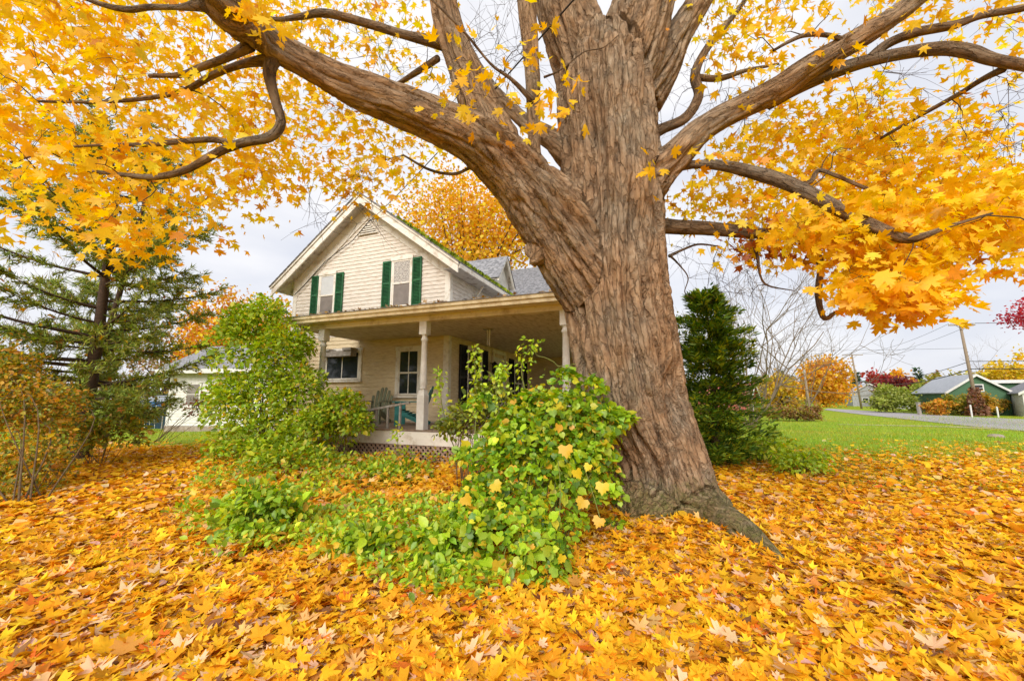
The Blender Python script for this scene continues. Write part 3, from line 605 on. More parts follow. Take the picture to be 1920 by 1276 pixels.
big = [
    limb([(1272, 1035, 146, 4.95), (1264, 985, 116, 4.95), (1246, 934, 94, 4.95), (1224, 844, 86, 4.95), (1190, 753, 93, 4.92), (1173, 662, 95, 4.9), (1156, 571, 95, 4.9), (1148, 470, 92, 4.9), (1147, 350, 88, 4.9), (1136, 220, 87, 4.95), (1132, 130, 82, 5.0)], 70),
    limb([(1120, 190, 66, 5.0), (1092, 110, 58, 5.0), (1064, 30, 53, 5.02), (1045, -70, 48, 5.05), (1020, -220, 42, 5.1), (1000, -420, 30, 5.1)]),
    limb([(1145, 190, 70, 5.0), (1172, 110, 64, 5.0), (1200, 30, 56, 5.0), (1222, -70, 50, 5.0), (1250, -220, 42, 5.0), (1280, -420, 30, 5.0)]),
    limb([(1200, 190, 40, 5.05), (1240, 125, 34, 5.15), (1275, 60, 25, 5.25), (1310, 5, 22, 5.35), (1345, -60, 20, 5.5), (1390, -180, 16, 5.6)]),
    limb([(1165, 620, 70, 4.9), (1108, 515, 75, 4.83), (1042, 418, 68, 4.68), (968, 328, 55, 4.5), (890, 262, 46, 4.3), (815, 226, 39, 4.15), (740, 195, 36, 4.0), (660, 165, 32, 3.85), (580, 124, 28, 3.68), (500, 78, 28, 3.45), (430, 25, 32, 3.15), (370, -40, 34, 2.95), (300, -130, 36, 2.75), (220, -260, 36, 2.6)], 80),
    limb([(930, 270, 44, 4.42), (896, 190, 36, 4.36), (862, 110, 29, 4.3), (838, 40, 27, 4.26), (825, -40, 26, 4.22), (815, -160, 24, 4.2), (800, -320, 18, 4.2)]),
    limb([(1004, 330, 15, 4.44), (1002, 281, 12, 4.40), (1000, 200, 13, 4.36), (998, 120, 15, 4.3), (990, 40, 17, 4.25), (982, -60, 17, 4.2), (970, -220, 14, 4.2)]),
    limb([(1200, 345, 50, 4.82), (1255, 304, 31, 4.72), (1321, 240, 24, 4.6), (1401, 196, 22, 4.45), (1462, 166, 23, 4.3), (1527, 120, 21, 4.15), (1612, 70, 20, 4.0), (1702, 12, 17, 3.85), (1780, -50, 15, 3.7), (1880, -150, 14, 3.6)], 60),
    limb([(1290, 955, 62, 4.62), (1330, 968, 38, 4.36), (1372, 984, 30, 3.92), (1408, 1006, 23, 3.66), (1446, 1033, 13, 3.36), (1478, 1056, 5, 3.2)], 24),
    limb([(1215, 950, 70, 4.7), (1178, 990, 40, 4.55), (1150, 1015, 20, 4.5)], 14),
    limb([(1010, 470, 26, 4.62), (1003, 488, 15, 4.56), (1002, 495, 5, 4.53)], 8),
    limb([(1120, 330, 40, 4.95), (1042, 268, 22, 5.05), (985, 228, 15, 5.15), (925, 172, 13, 5.3), (880, 100, 12, 5.4), (850, 20, 10, 5.5)]),
]
small = [
    [(520, 100, 16, 3.5), (505, 135, 12, 3.5), (517, 190, 9.5, 3.5), (527, 232, 9.5, 3.5), (505, 258, 10, 3.5), (455, 268, 9, 3.5), (410, 285, 8, 3.5), (350, 318, 7, 3.5), (290, 332, 6, 3.5), (225, 327, 4.5, 3.5), (165, 320, 3, 3.55)],
    [(440, 270, 7, 3.5), (390, 262, 6, 3.55), (280, 271, 5, 3.65), (200, 272, 3.5, 3.7), (120, 278, 2.5, 3.75), (20, 304, 2, 3.8)],
    [(510, 112, 14, 3.5), (455, 120, 8, 3.55), (400, 140, 7, 3.6), (345, 170, 6.5, 3.7), (270, 185, 5, 3.8), (180, 192, 4, 3.9), (60, 190, 2.5, 4.0)],
    [(470, 85, 12, 3.4), (420, 110, 8, 3.45), (380, 125, 7, 3.5), (340, 140, 6, 3.55), (280, 143, 4, 3.6)],
    [(385, 8, 16, 2.98), (340, 14, 7, 3.1), (280, 14, 6, 3.2), (240, 18, 6, 3.25), (190, 8, 5, 3.3), (120, -20, 4, 3.4)],
    [(830, 82, 14, 4.3), (760, 66, 9, 4.3), (690, 45, 8.5, 4.25), (610, 25, 8, 4.2), (560, 32, 6, 4.15), (515, 36, 4, 4.1), (440, 20, 2.5, 4.1)],
    [(820, 110, 8, 4.35), (790, 130, 7, 4.6), (740, 160, 4, 5.0), (700, 170, 2.5, 5.3)],
    [(905, 300, 9, 4.35), (880, 315, 4, 4.4), (850, 326, 3.5, 4.45), (805, 318, 3, 4.5), (755, 290, 2, 4.6)],
    [(1440, 190, 18, 4.4), (1520, 152, 15, 4.25), (1600, 122, 14, 4.05), (1680, 103, 13, 3.85), (1760, 92, 14, 3.65), (1815, 97, 14, 3.5), (1860, 112, 12, 3.4), (1930, 125, 11, 3.3), (2040, 150, 9, 3.2)],
    [(1630, 112, 12, 3.97), (1665, 82, 10, 3.95), (1720, 60, 9.5, 3.85), (1790, 47, 9, 3.75), (1840, 30, 8, 3.65), (1920, 15, 7.5, 3.5), (2020, -10, 6, 3.4)],
    [(1225, 320, 22, 4.78), (1290, 309, 10, 4.7), (1340, 309, 11, 4.5), (1400, 320, 13, 4.25), (1480, 345, 15, 3.9), (1560, 386, 15, 3.6), (1640, 426, 14, 3.3), (1700, 447, 12, 3.1), (1738, 440, 7, 3.05), (1780, 424, 4, 3.05), (1860, 400, 2.5, 3.1)],
    [(1200, 418, 24, 5.1), (1262, 425, 16, 5.1), (1330, 428, 15, 5.0), (1400, 436, 14, 4.9), (1460, 440, 11, 4.8), (1510, 452, 8, 4.7), (1538, 490, 7, 4.6), (1534, 550, 6.5, 4.5), (1542, 590, 6, 4.42), (1552, 596, 5.5, 4.4), (1566, 586, 4.5, 4.36), (1590, 581, 4, 4.3), (1620, 578, 3, 4.25), (1680, 560, 2, 4.1)],
    [(1200, 262, 18, 5.1), (1240, 243, 12, 5.15), (1285, 222, 11, 5.2), (1310, 180, 10, 5.3), (1303, 142, 10, 5.35), (1320, 100, 8, 5.45), (1350, 60, 7, 5.55), (1375, 30, 5, 5.6), (1420, -30, 4, 5.7)],
    [(1305, 145, 7, 5.35), (1350, 147, 6, 5.3), (1400, 132, 4, 5.3), (1460, 120, 2.5, 5.3)],
    [(1590, 78, 6, 4.0), (1550, 66, 5, 4.0), (1510, 66, 5, 4.0), (1480, 78, 3.5, 4.0), (1450, 95, 2.5, 4.0)],
    [(1490, 350, 8, 4.25), (1520, 340, 5, 4.2), (1535, 320, 4.5, 4.2), (1570, 330, 4, 4.1), (1640, 358, 3.5, 4.0), (1750, 378, 2.5, 3.8)],
    [(1000, 190, 7, 4.3), (960, 150, 4, 4.2), (920, 120, 3, 4.1), (870, 60, 2.5, 4.0), (800, -10, 2, 3.9)],
    [(1020, 145, 2.5, 4.4), (1050, 132, 1.6, 4.3), (1095, 98, 1.3, 4.25), (1130, 90, 1.0, 4.2), (1160, 66, .7, 4.15)],
    [(1255, 480, 3.5, 5.1), (1280, 468, 2.5, 5.2), (1310, 458, 2, 5.3), (1350, 462, 1.2, 5.4)],
    [(1255, 478, 3, 5.1), (1272, 495, 2.2, 5.2), (1290, 520, 1.8, 5.3), (1284, 548, 1.5, 5.35), (1300, 560, 1, 5.4)],
    [(1405, 440, 4, 4.9), (1420, 480, 3, 4.85), (1425, 515, 2.2, 4.8), (1440, 535, 2, 4.8), (1490, 545, 1.2, 4.75)],
    [(1880, 130, 8, 3.4), (1840, 150, 6, 3.6), (1800, 175, 5, 3.8), (1720, 220, 4, 4.1), (1650, 260, 3, 4.4)],
]
small = [limb([(a, b, h * .87, d) for a, b, h, d in r], 36) for r in small]
# dense skeleton samples for bark direction
SK = []
for i, (P, R) in enumerate(big + small):
    Q = spline(np.column_stack([P, R]), len(P) * 2); d = unit(np.gradient(Q[:, :3], axis=0)); L = np.concatenate([[0], np.cumsum(np.linalg.norm(np.diff(Q[:, :3], axis=0), axis=1))])
    SK.append((Q[:, :3], Q[:, 3], d, L + i * 3.7))
SKP = np.concatenate([a[0] for a in SK]); SKR = np.concatenate([a[1] for a in SK])
def bark_coords(V, sk):
    SKP_, SKR_, SKD_, SKL_ = [np.concatenate([a[i] for a in sk]) for i in range(4)]
    idx = np.zeros(len(V), int); B = SKP_.astype(np.float32); b2 = (B * B).sum(1); R32 = SKR_.astype(np.float32)
    for s0 in range(0, len(V), 8000):
        q = V[s0:s0 + 8000].astype(np.float32); dd = (q * q).sum(1)[:, None] + b2[None] - 2 * (q @ B.T); idx[s0:s0 + 8000] = np.argmin(np.sqrt(np.maximum(dd, 0)) - R32[None], 1)
    c = SKP_[idx]; d = SKD_[idx]; rel = V - c; ax = (rel * d).sum(1); rad = rel - d * ax[:, None]
    # measure round the limb in a frame with "up" folded into z so that the pattern runs along the limb
    z = np.array([0, 0, 1.0]); e1 = unit(np.cross(d, np.array([.2, 1.0, .15]))); e2 = np.cross(d, e1)
    co = np.column_stack([(rad * e1).sum(1), (rad * e2).sum(1), (SKL_[idx] + ax)])
    return co, SKR_[idx]
def bark_finish(me, V, N, depth, sk):
    co, R = bark_coords(V, sk); st = co * np.array([1, 1, .22])
    wv = (fbm(co * np.array([3, 3, 1.6]), 3, 21) - .5) * .085; q = st + np.column_stack([wv, -wv, wv * .3])
    def furrow(f, w, s_): return np.exp(-((fbm(q * f + s_ * 3.3, 2, s_) - .5) / w) ** 2)      # thin cracks along level sets
    r2 = furrow(17.0, .06, 2); r4 = furrow(30.0, .08, 5); q = q * np.array([1, 1, .42]); q = q * np.array([1, 1, .7]); r1 = furrow(8.5, .055, 1); r3 = furrow(4.6, .042, 3)
    plate = fbm(co * np.array([20, 20, 5.0]), 3, 7) - .5
    k = np.clip(R / .55, .05, 1.0)
    disp = depth * k * (-1.5 * r1 - .4 * r2 - 2.7 * r3 - .2 * r4 + .8 * plate + .8) + .06 * k * (fbm(V * 2.2, 2, 8) - .5)
    Vn = V + N * disp[:, None]; me.vertices.foreach_set('co', Vn.astype(np.float32).ravel())
    a = me.attributes.new('bark', 'FLOAT_VECTOR', 'POINT'); a.data.foreach_set('vector', (co * np.array([1, 1, .36])).astype(np.float32).ravel())
    mz = (1 - sstep(.1, 1.1, V[:, 2])) * .74 + np.clip(N[:, 2], 0, 1) * .40 * (V[:, 2] > 2.2)
    a = me.attributes.new('moss', 'FLOAT', 'POINT'); a.data.foreach_set('value', mz.astype(np.float32)); me.update()
# fused trunk and main limbs: overlapping tubes -> voxel remesh -> bark relief
mb = MB()
for P, R in big: V, Q = tube_arrays(P, R, 28); mb.add(V, Q)
tmp = link('tmp_trunk', pymesh('tmp', mb.v, mb.f)); md = tmp.modifiers.new('r', 'REMESH'); md.mode = 'VOXEL'; md.voxel_size = .018
md2 = tmp.modifiers.new('s', 'SMOOTH'); md2.iterations = 11; md2.factor = .5
dg = bpy.context.evaluated_depsgraph_get(); me = bpy.data.meshes.new_from_object(tmp.evaluated_get(dg)); bpy.data.objects.remove(tmp)
V = np.zeros(len(me.vertices) * 3, np.float32); me.vertices.foreach_get('co', V); V = V.reshape(-1, 3).astype(float)
N = np.zeros(len(me.vertices) * 3, np.float32); me.vertices.foreach_get('normal', N); N = N.reshape(-1, 3).astype(float)
me.materials.clear(); bark_finish(me, V, N, .040, SK[:len(big)]); me.transform(Matrix.Translation(-Vector(TB)))
me.name = 'trunk'; link('trunk', me, M_BARK, maple_t, True)
for i_, (P, R) in enumerate(small):
    V, Q = tube_arrays(P, R, 12); me = pymesh('limb', V, Q); N = np.zeros(len(V) * 3, np.float32); me.vertices.foreach_get('normal', N)
    bark_finish(me, V, N.reshape(-1, 3).astype(float), .03, [SK[len(big) + i_]]); me.transform(Matrix.Translation(-Vector(TB))); link('limb', me, M_BARK2, maple_t, True)

# leaf sprays: a column of the photo gives the direction, the crown's depth range the distance
def inpoly(poly, n):
    P = np.array(poly, float); lo = P.min(0); hi = P.max(0); o = []
    while len(o) < n:
        q = lo + rng.random((n * 3, 2)) * (hi - lo); x, y = q[:, 0], q[:, 1]; c = np.zeros(len(q), bool); j = len(P) - 1
        for i in range(len(P)):
            xi, yi = P[i]; xj, yj = P[j]; c ^= ((yi > y) != (yj > y)) & (x < (xj - xi) * (y - yi) / (yj - yi + 1e-9) + xi); j = i
        o += list(q[c])
    return np.array(o[:n])
regions = [  # polygon, sprays, depth range, leaves per spray, spread
    ([(-160, -160), (420, -160), (430, 330), (400, 395), (330, 415), (280, 430), (215, 425), (140, 385), (60, 370), (-160, 340)], 500, (3.3, 6.8), 13, .30),
    ([(420, -100), (560, -60), (600, 120), (720, 230), (790, 270), (770, 310), (700, 340), (610, 330), (560, 345), (500, 380), (430, 375)], 195, (4.2, 6.8), 12, .27),
    ([(560, -60), (830, -60), (840, 150), (760, 180), (640, 110)], 55, (4.4, 6.8), 8, .25),
    ([(640, 300), (700, 330), (690, 350), (620, 345)], 10, (4.8, 6.0), 8, .18),
    ([(190, 400), (320, 420), (300, 470), (240, 475)], 14, (3.4, 4.2), 9, .16),
    ([(1290, -80), (1500, -80), (1480, 60), (1440, 160), (1370, 150), (1300, 60)], 62, (4.0, 6.5), 10, .22),
    ([(1500, -80), (1960, -80), (1960, 130), (1700, 110), (1560, 100)], 62, (3.2, 6.0), 9, .25),
    ([(1275, 345), (1330, 290), (1420, 215), (1520, 190), (1600, 175), (1660, 200), (1700, 330), (1560, 420), (1480, 440), (1380, 400), (1290, 400)], 190, (4.4, 6.4), 13, .26),
    ([(1600, 190), (1760, 200), (1960, 270), (1960, 400), (1760, 420), (1640, 400)], 100, (3.8, 5.8), 12, .25),
    ([(1480, 400), (1640, 370), (1800, 330), (1980, 350), (1980, 430), (1860, 440), (1780, 460), (1735, 525), (1660, 520), (1560, 480), (1500, 460)], 270, (3.3, 4.9), 14, .19),
    ([(1580, 500), (1700, 520), (1760, 530), (1745, 570), (1725, 590), (1670, 570), (1600, 545)], 52, (2.9, 3.6), 11, .11),
    ([(1890, 480), (1990, 470), (1990, 500), (1900, 505)], 7, (2.9, 3.6), 9, .10),
    ([(1350, 420), (1500, 420), (1480, 460), (1380, 470)], 26, (4.6, 5.4), 9, .2),
    ([(840, 60), (880, 70), (885, 210), (845, 215)], 7, (3.3, 3.8), 7, .14),
    ([(925, 60), (1010, 80), (1010, 225), (930, 240)], 9, (3.4, 4.0), 5, .16),
    ([(1040, 150), (1085, 150), (1075, 205), (1045, 200)], 3, (3.4, 3.7), 6, .11),
    ([(1000, 40), (1030, 20), (1040, 100), (1010, 110)], 2, (3.7, 4.0), 4, .14),
    ([(1215, 280), (1260, 285), (1250, 300), (1220, 300)], 2, (3.9, 4.1), 6, .12),
    ([(440, 20), (500, 20), (495, 50), (450, 55)], 3, (3.0, 3.2), 7, .10),
]
LP, LT, LN, LS, SPR = [], [], [], [], []
ax = at(1150, 300, 4.9)
for poly, ns, (d0, d1), nl, spread in regions:
    q = inpoly(poly, ns); dep = d0 + (d1 - d0) * rng.random(ns)
    for (a, b), d in zip(q, dep):
        c = at(a, b, d); SPR.append(c); m = max(3, int(rng.normal(nl, nl * .25))); outw = c - ax; outw[2] *= .2; outw = unit(outw)
        off = rng.normal(size=(m, 3)) * spread * np.array([1, 1, .55]); off[:, 2] -= .25 * np.hypot(off[:, 0], off[:, 1])
        LP.append(c + off)
        down = rng.uniform(.05, 1.25, (m, 1)); LT.append(unit(outw * .45 + unit(off + 1e-3) * .5 + rng.normal(size=(m, 3)) * .4 - np.array([0, 0, 1.0]) * down))
        LN.append(unit(rng.normal(size=(m, 3)) * .75 + np.array([0, -.35, .7]))); LS.append(np.clip(rng.normal(.083, .019, m), .04, .13))
LP = np.concatenate(LP); LT = np.concatenate(LT); LN = np.concatenate(LN); LS = np.concatenate(LS); SPR = np.array(SPR)
YEL = [(.94, .56, .008), (.95, .65, .012), (.90, .46, .008), (.95, .72, .03), (.76, .32, .012)]; YW = [4, 3.6, 1.8, 1.6, .4]
LC = pal(len(LP), YEL, YW, .10)
rr = np.linalg.norm(LP - at(1420, 480, 4.9), axis=1) < .55; LC[rr & (rng.random(len(LP)) < .6)] = (.40, .11, .02)
# the 300 leaves nearest the lens are leaves of their own, the rest one mass
dcam = np.linalg.norm(LP - CAM, axis=1); inview = (np.abs(LP[:, 0] / np.maximum(LP[:, 1] * CT + (LP[:, 2] - CH) * ST, .1)) < 1.27) & (((-(LP[:, 1]) * ST + (LP[:, 2] - CH) * CT) / np.maximum(LP[:, 1] * CT + (LP[:, 2] - CH) * ST, .1)) < .84)
score = np.where(inview, dcam / LS, 1e9); order = np.argsort(score); near = order[:300]; rest = order[300:]
parts = []
tk = rng.integers(0, 4, len(rest))
for k in range(4):
    for far_, tm_ in ((False, MAPLES[k]), (True, MAPLES_S[k])):
        s_ = rest[(tk == k) & ((dcam[rest] > 5.2) == far_)]; parts.append(scatter(tm_, LP[s_], rots(LT[s_], LN[s_]), LS[s_], LC[s_]))
v, t, c = merge(parts); crown = link('crown', trimesh('crown', local(v, maple_t), t, c), M_LEAF, maple_t); tag(crown, kind='stuff')
variants = []
for i in range(16):
    v0, t0 = MAPLES[i % 4]; me = trimesh('leaf', v0, t0, np.repeat(pal(1, YEL[:4], YW[:4], .08), len(v0), 0)); me.materials.append(M_LEAF); variants.append(me)
RN = rots(LT[near], LN[near])
for i, k in enumerate(near):
    o = bpy.data.objects.new('leaf', variants[i % 16]); COL.objects.link(o); o.parent = crown
    Mx = np.eye(4); Mx[:3, :3] = RN[i] * LS[k]; Mx[:3, 3] = LP[k] - TB; o.matrix_local = Matrix(Mx.tolist())
# twigs: every spray hangs from the nearest wood already grown
nodes = [SKP[::3]]; nr = [np.minimum(SKR[::3], .012)]; NP_ = SKP[::3].copy(); NR_ = np.minimum(SKR[::3], .013)
bare = np.array([at(a, b, d) for a, b, d in [(rng.uniform(850, 1010), rng.uniform(-20, 240), rng.uniform(4.6, 6.5)) for _ in range(46)] + [(rng.uniform(1240, 1420), rng.uniform(20, 260), rng.uniform(4.8, 6.2)) for _ in range(40)] + [(rng.uniform(1265, 1420), rng.uniform(440, 560), rng.uniform(5.0, 5.8)) for _ in range(34)] + [(rng.uniform(1560, 1920), rng.uniform(100, 300), rng.uniform(3.6, 5)) for _ in range(40)] + [(rng.uniform(560, 760), rng.uniform(330, 430), rng.uniform(4.8, 5.8)) for _ in range(16)] + [(rng.uniform(560, 830), rng.uniform(20, 210), rng.uniform(4.6, 5.8)) for _ in range(30)]])
TGT = np.vstack([SPR, bare]); d0 = np.array([np.min(np.linalg.norm(SKP - p, axis=1)) for p in TGT]); tw = []
for k in np.argsort(d0):
    p = TGT[k]; dd = np.linalg.norm(NP_ - p, axis=1); j = int(np.argmin(dd)); a = NP_[j]; L = dd[j]
    if L < .03: continue
    mid = (a + p) / 2 + rng.normal(size=3) * L * .10 + np.array([0, 0, .10 * L]); m2 = a + (p - a) * .78 + rng.normal(size=3) * L * .07 + np.array([0, 0, .03 * L])
    q = spline([a, mid, m2, p + rng.normal(size=3) * .02], max(5, int(L / .07))); r0 = min(NR_[j] * .9, .0035 + .007 * L); R = np.linspace(r0, .0022, len(q)); tw.append((q, R)); NP_ = np.vstack([NP_, q[2:]]); NR_ = np.concatenate([NR_, R[2:]])
    if k >= len(SPR):
        for _ in range(3):
            e = p + rng.normal(size=3) * .22 + (p - a) / L * .12; tw.append((spline([q[-3], (q[-3] + e) / 2 + rng.normal(size=3) * .03, e], 6), np.linspace(.0022, .0012, 6)))
v, q = tubes_quads(tw, 4)
M_TWIG = paint('twig_bark', (.10, .062, .040), (.05, .032, .022), 20, .85)
tag(link('twigs', trimesh('twigs', local(v, maple_t), q), M_TWIG, maple_t, True), kind='stuff')
# ------------------------------------------------------------------ near vegetation
M_STEM = paint('stem', (.17, .12, .06), (.10, .06, .03), 20, .85); M_GSTEM = paint('green_stem', (.22, .26, .05), (.15, .16, .04), 20, .7)
def put(o_name, parent, V, T, C, mat, kind=None):
    o = link(o_name, trimesh(o_name, local(V, parent), T, C), mat, parent)
    if kind: o['kind'] = kind
    return o
def blob_points(n, blobs, shell=.55, bump=.22, seed=0):
    """points in the outer layer of ellipsoids (cx,cy,cz,rx,ry,rz), lumpy; returns points, outward normals"""
    B = np.array(blobs, float); w = B[:, 3] * B[:, 5] + B[:, 4] * B[:, 5]; k = rng.choice(len(B), n, p=w / w.sum()); d = rdir(n); d[:, 2] = np.where(d[:, 2] < -.35, -d[:, 2], d[:, 2])
    r = (shell + (1 - shell) * rng.random(n) ** .6) * (1 + bump * 2 * (fbm(d * 2.3 + k[:, None] * 7, 3, seed) - .5))
    return B[k, :3] + d * B[k, 3:] * r[:, None], unit(d / B[k, 3:])
def shrub(name, base, blobs, n, tmpl, size, cols, wts, label, cat='shrub', group=None, mat=None, stems=14, up=.5, droop=.3, shell=.5, singles=0, jit=.16, fn=.55, stemmat=None):
    root = empty(name, base); tag(root, label, cat, group)
    P, N = blob_points(n, blobs, shell, .42, len(label)); z0 = gz(P[:, 0], P[:, 1]); P[:, 2] = np.maximum(P[:, 2], z0 + .03)
    lum = fbm(P * 1.6, 3, 4) > .5; C = pal(n, cols, wts, jit); C[~lum] *= .9
    tip = unit(N * .7 + rng.normal(size=(n, 3)) * .6 - np.array([0, 0, droop])); nr_ = unit(N * fn + np.array([0, 0, up]) + rng.normal(size=(n, 3)) * .45); S = size * np.clip(rng.normal(1, .38, n), .4, 2.0)
    if singles:
        near = np.argsort(np.linalg.norm(P - CAM, axis=1) / S)[:singles]
        me = []
        for i in range(12):
            m_ = trimesh('leaf', tmpl[0], tmpl[1], np.repeat(pal(1, cols, wts, jit), len(tmpl[0]), 0)); m_.materials.append(mat or M_GREEN); me.append(m_)
        RR = rots(tip[near], nr_[near]); keep = np.ones(n, bool); keep[near] = False
    else: keep = np.ones(n, bool); near = []
    v, t, c = scatter(tmpl, P[keep], rots(tip[keep], nr_[keep]), S[keep], C[keep]); fo = put('foliage', root, v, t, c, mat or M_GREEN, 'stuff')
    for i, k in enumerate(near):
        o = bpy.data.objects.new('leaf', me[i % 12]); COL.objects.link(o); o.parent = fo; Mx = np.eye(4); Mx[:3, :3] = RR[i] * S[k]; Mx[:3, 3] = P[k] - np.array(base); o.matrix_local = Matrix(Mx.tolist())
    tb = []
    for i in range(stems):
        e = P[rng.integers(n)]; b = np.array(base) + np.array([*rng.normal(size=2) * .12, -.05]); L = np.linalg.norm(e - b)
        tb.append((spline([b, b + (e - b) * .5 + np.array([*rng.normal(size=2) * .08 * L, .12 * L]), e], 9), np.linspace(.004 + .003 * L, .002, 9)))
    v, q = tubes_quads(tb, 5); link('stem', trimesh('stem', local(v, root), q), stemmat or M_STEM, root, True)
    return root
GRN = [(.20, .36, .02), (.30, .46, .025), (.40, .50, .03), (.12, .24, .02), (.54, .52, .03), (.66, .36, .03)]
LIME = [(.50, .66, .02), (.40, .58, .02), (.62, .68, .03), (.24, .40, .02), (.74, .64, .03), (.78, .46, .03)]
# tall lime-green shrub at the corner of the porch
b = on_ground(515, 8.9)
def px_blob(px, py, dep, rxp, rzp, ry): c = at(px, py, dep); return (*c, rxp * dep / F, ry, rzp * dep / F)
shrub('tall_shrub', b, [px_blob(465, 660, 9.0, 62, 92, .8), px_blob(530, 685, 8.8, 50, 74, .7), px_blob(480, 760, 8.7, 78, 75, .9), px_blob(560, 750, 8.6, 54, 66, .7), px_blob(562, 650, 9.0, 28, 36, .4), px_blob(445, 620, 9.0, 32, 48, .4), px_blob(490, 820, 8.5, 90, 50, .8), px_blob(425, 770, 8.8, 40, 70, .6), px_blob(590, 820, 8.2, 70, 55, .7), px_blob(520, 850, 8.0, 80, 35, .6), px_blob(500, 600, 9, 40, 45, .4)],
      15500, OVAL, .084, LIME, [5, 5, 3, 3, 1.4, .5], 'tall bright lime-green shrub at the left end of the porch', 'shrub', None, None, 26, .55, .35, .35)
b = on_ground(640, 8.0)
shrub('low_bush', b, [px_blob(640, 775, 8.1, 46, 42, .5), px_blob(600, 800, 8.0, 40, 36, .5), px_blob(668, 800, 8.0, 28, 30, .4)], 4200, OVAL, .075, LIME, [3, 5, 3, 3, 1.2, 1.4], 'dense rounded green bush in front of the porch rail', 'shrub', None, None, 12)
# vine mound against the maple trunk
b = np.array([.35, 3.9, 0.0])
shrub('vine_mound', b, [px_blob(1040, 800, 4.15, 92, 78, .45), px_blob(1000, 900, 3.9, 120, 110, .45), px_blob(1090, 880, 4.0, 74, 100, .4), px_blob(950, 1000, 3.35, 110, 70, .35), px_blob(1010, 1040, 3.15, 66, 60, .3), px_blob(900, 960, 3.8, 60, 70, .4), px_blob(960, 830, 4.3, 60, 60, .4), px_blob(1120, 800, 4.25, 45, 55, .3)] + [px_blob(a_, b_, d_, 26, 24, .12) for a_, b_, d_ in ((900, 760, 4.4), (985, 760, 4.2), (1060, 712, 4.2), (1110, 728, 4.2), (1165, 790, 4.2), (870, 860, 3.9), (860, 1010, 3.4), (1080, 985, 3.5), (1140, 930, 3.8), (905, 1060, 3.1), (1035, 1085, 2.95), (960, 780, 4.1))],
      8600, HEART, .053, [(.30, .50, .02), (.42, .60, .02), (.56, .66, .03), (.15, .30, .02), (.80, .68, .03), (.82, .48, .03)], [5.5, 5, 3.2, 4.2, 1.9, 1.2], 'tangled mound of heart-leaved vines against the maple trunk', 'vine', None, None, 40, .5, .55, .45, 220, stemmat=M_GSTEM)
# big yellow grape leaves hanging on the mound
gv_ = [(1125, 970), (1095, 935), (1080, 880), (1040, 960), (960, 960), (935, 1050), (1105, 870), (985, 1020), (1055, 1040), (1060, 835), (925, 905), (1130, 905), (870, 930), (1000, 985), (945, 1075)]
root = empty('grape_vine', gr(1080, 1040)); tag(root, 'large yellow lobed vine leaves trailing over the front of the mound', 'vine')
for i, (a, b_) in enumerate(gv_):
    me = trimesh('leaf', *GRAPE, np.repeat(pal(1, [(.84, .62, .02), (.88, .66, .03), (.84, .52, .03), (.62, .60, .03)], None, .06), len(GRAPE[0]), 0)); me.materials.append(M_GREEN)
    o = link('leaf', me, None, root); p = at(a, b_, {True: 3.42, False: 2.95}[b_ < 1000] + rng.uniform(-.1, .1)) - np.array(root.location)
    R = rots(unit(np.array([[rng.normal() * .6, -.2, -1.0]])), unit(np.array([[rng.normal() * .7, -1.0, .5 + rng.normal() * .4]])))[0] * rng.uniform(.07, .12); Mx = np.eye(4); Mx[:3, :3] = R; Mx[:3, 3] = p; o.matrix_local = Matrix(Mx.tolist())
tv = [[(1046, 1090, 3.0), (1048, 1000, 3.2), (1050, 900, 3.5), (1040, 820, 3.9)], [(1125, 970, 3.35), (1110, 920, 3.5), (1090, 860, 3.8)], [(935, 1075, 3.0), (960, 990, 3.2), (985, 930, 3.5), (1000, 860, 3.8)]]
v, q = tubes_quads([(spline([at(*p) for p in t_], 16), np.full(16, .004)) for t_ in tv], 5); link('stem', trimesh('stem', local(v, root), q), M_GSTEM, root, True)
# upright arching shoots by the porch
def shoot(name, pts, n, size, label, cols=LIME):
    P = spline([at(*p) for p in pts], 40); base = P[0].copy(); root = empty(name, base); tag(root, label, 'plant', 'tall shoots in front of the porch')
    v, q = tubes_quads([(P, np.linspace(.010, .003, 40))], 6); link('stem', trimesh('stem', local(v, root), q), M_GSTEM, root, True)
    k = 6 + (34 * rng.random(n) ** .8).astype(int); k = np.clip(k, 0, 39); off = rng.normal(size=(n, 3)) * .10 * (1.3 - k / 40.0)[:, None]; pos = P[k] + off
    tip = unit(off * 6 + rng.normal(size=(n, 3)) * .5 - np.array([0, 0, .5])); nn = unit(rng.normal(size=(n, 3)) * .5 + np.array([0, -.4, .8]))
    v, t, c = scatter(OVAL, pos, rots(tip, nn), size * rng.uniform(.6, 1.3, n), pal(n, cols[:5], [4, 4, 3, 1.5, .6], .15)); put('foliage', root, v, t, c, M_GREEN, 'stuff')
shoot('leafy_shoot', [(885, 870, 5.2), (892, 790, 5.5), (893, 720, 5.6), (888, 655, 5.7)], 190, .07, 'tall leafy shoot standing before the black shuttered window')
shoot('leafy_shoot', [(860, 860, 6.2), (838, 800, 6.3), (826, 740, 6.3), (824, 695, 6.4)], 120, .075, 'slender shoot in front of the porch corner board')
shoot('leafy_shoot', [(990, 830, 4.6), (985, 740, 4.6), (978, 690, 4.6), (992, 655, 4.55), (1008, 642, 4.5)], 110, .055, 'tallest arching vine shoot with a curled tip beside the trunk')
shoot('leafy_shoot', [(940, 850, 4.9), (935, 770, 5.0), (930, 720, 5.0), (945, 690, 4.95)], 170, .07, 'bushy vine shoot left of the tallest arching one')
shoot('leafy_shoot', [(745, 880, 7.4), (746, 830, 7.5), (742, 800, 7.6)], 50, .08, 'small sapling in front of the lattice')
root = empty('vine_tendril', at(1003, 645, 4.5)); tag(root, 'thin pale tendril looping from the tallest shoot to the trunk', 'vine')
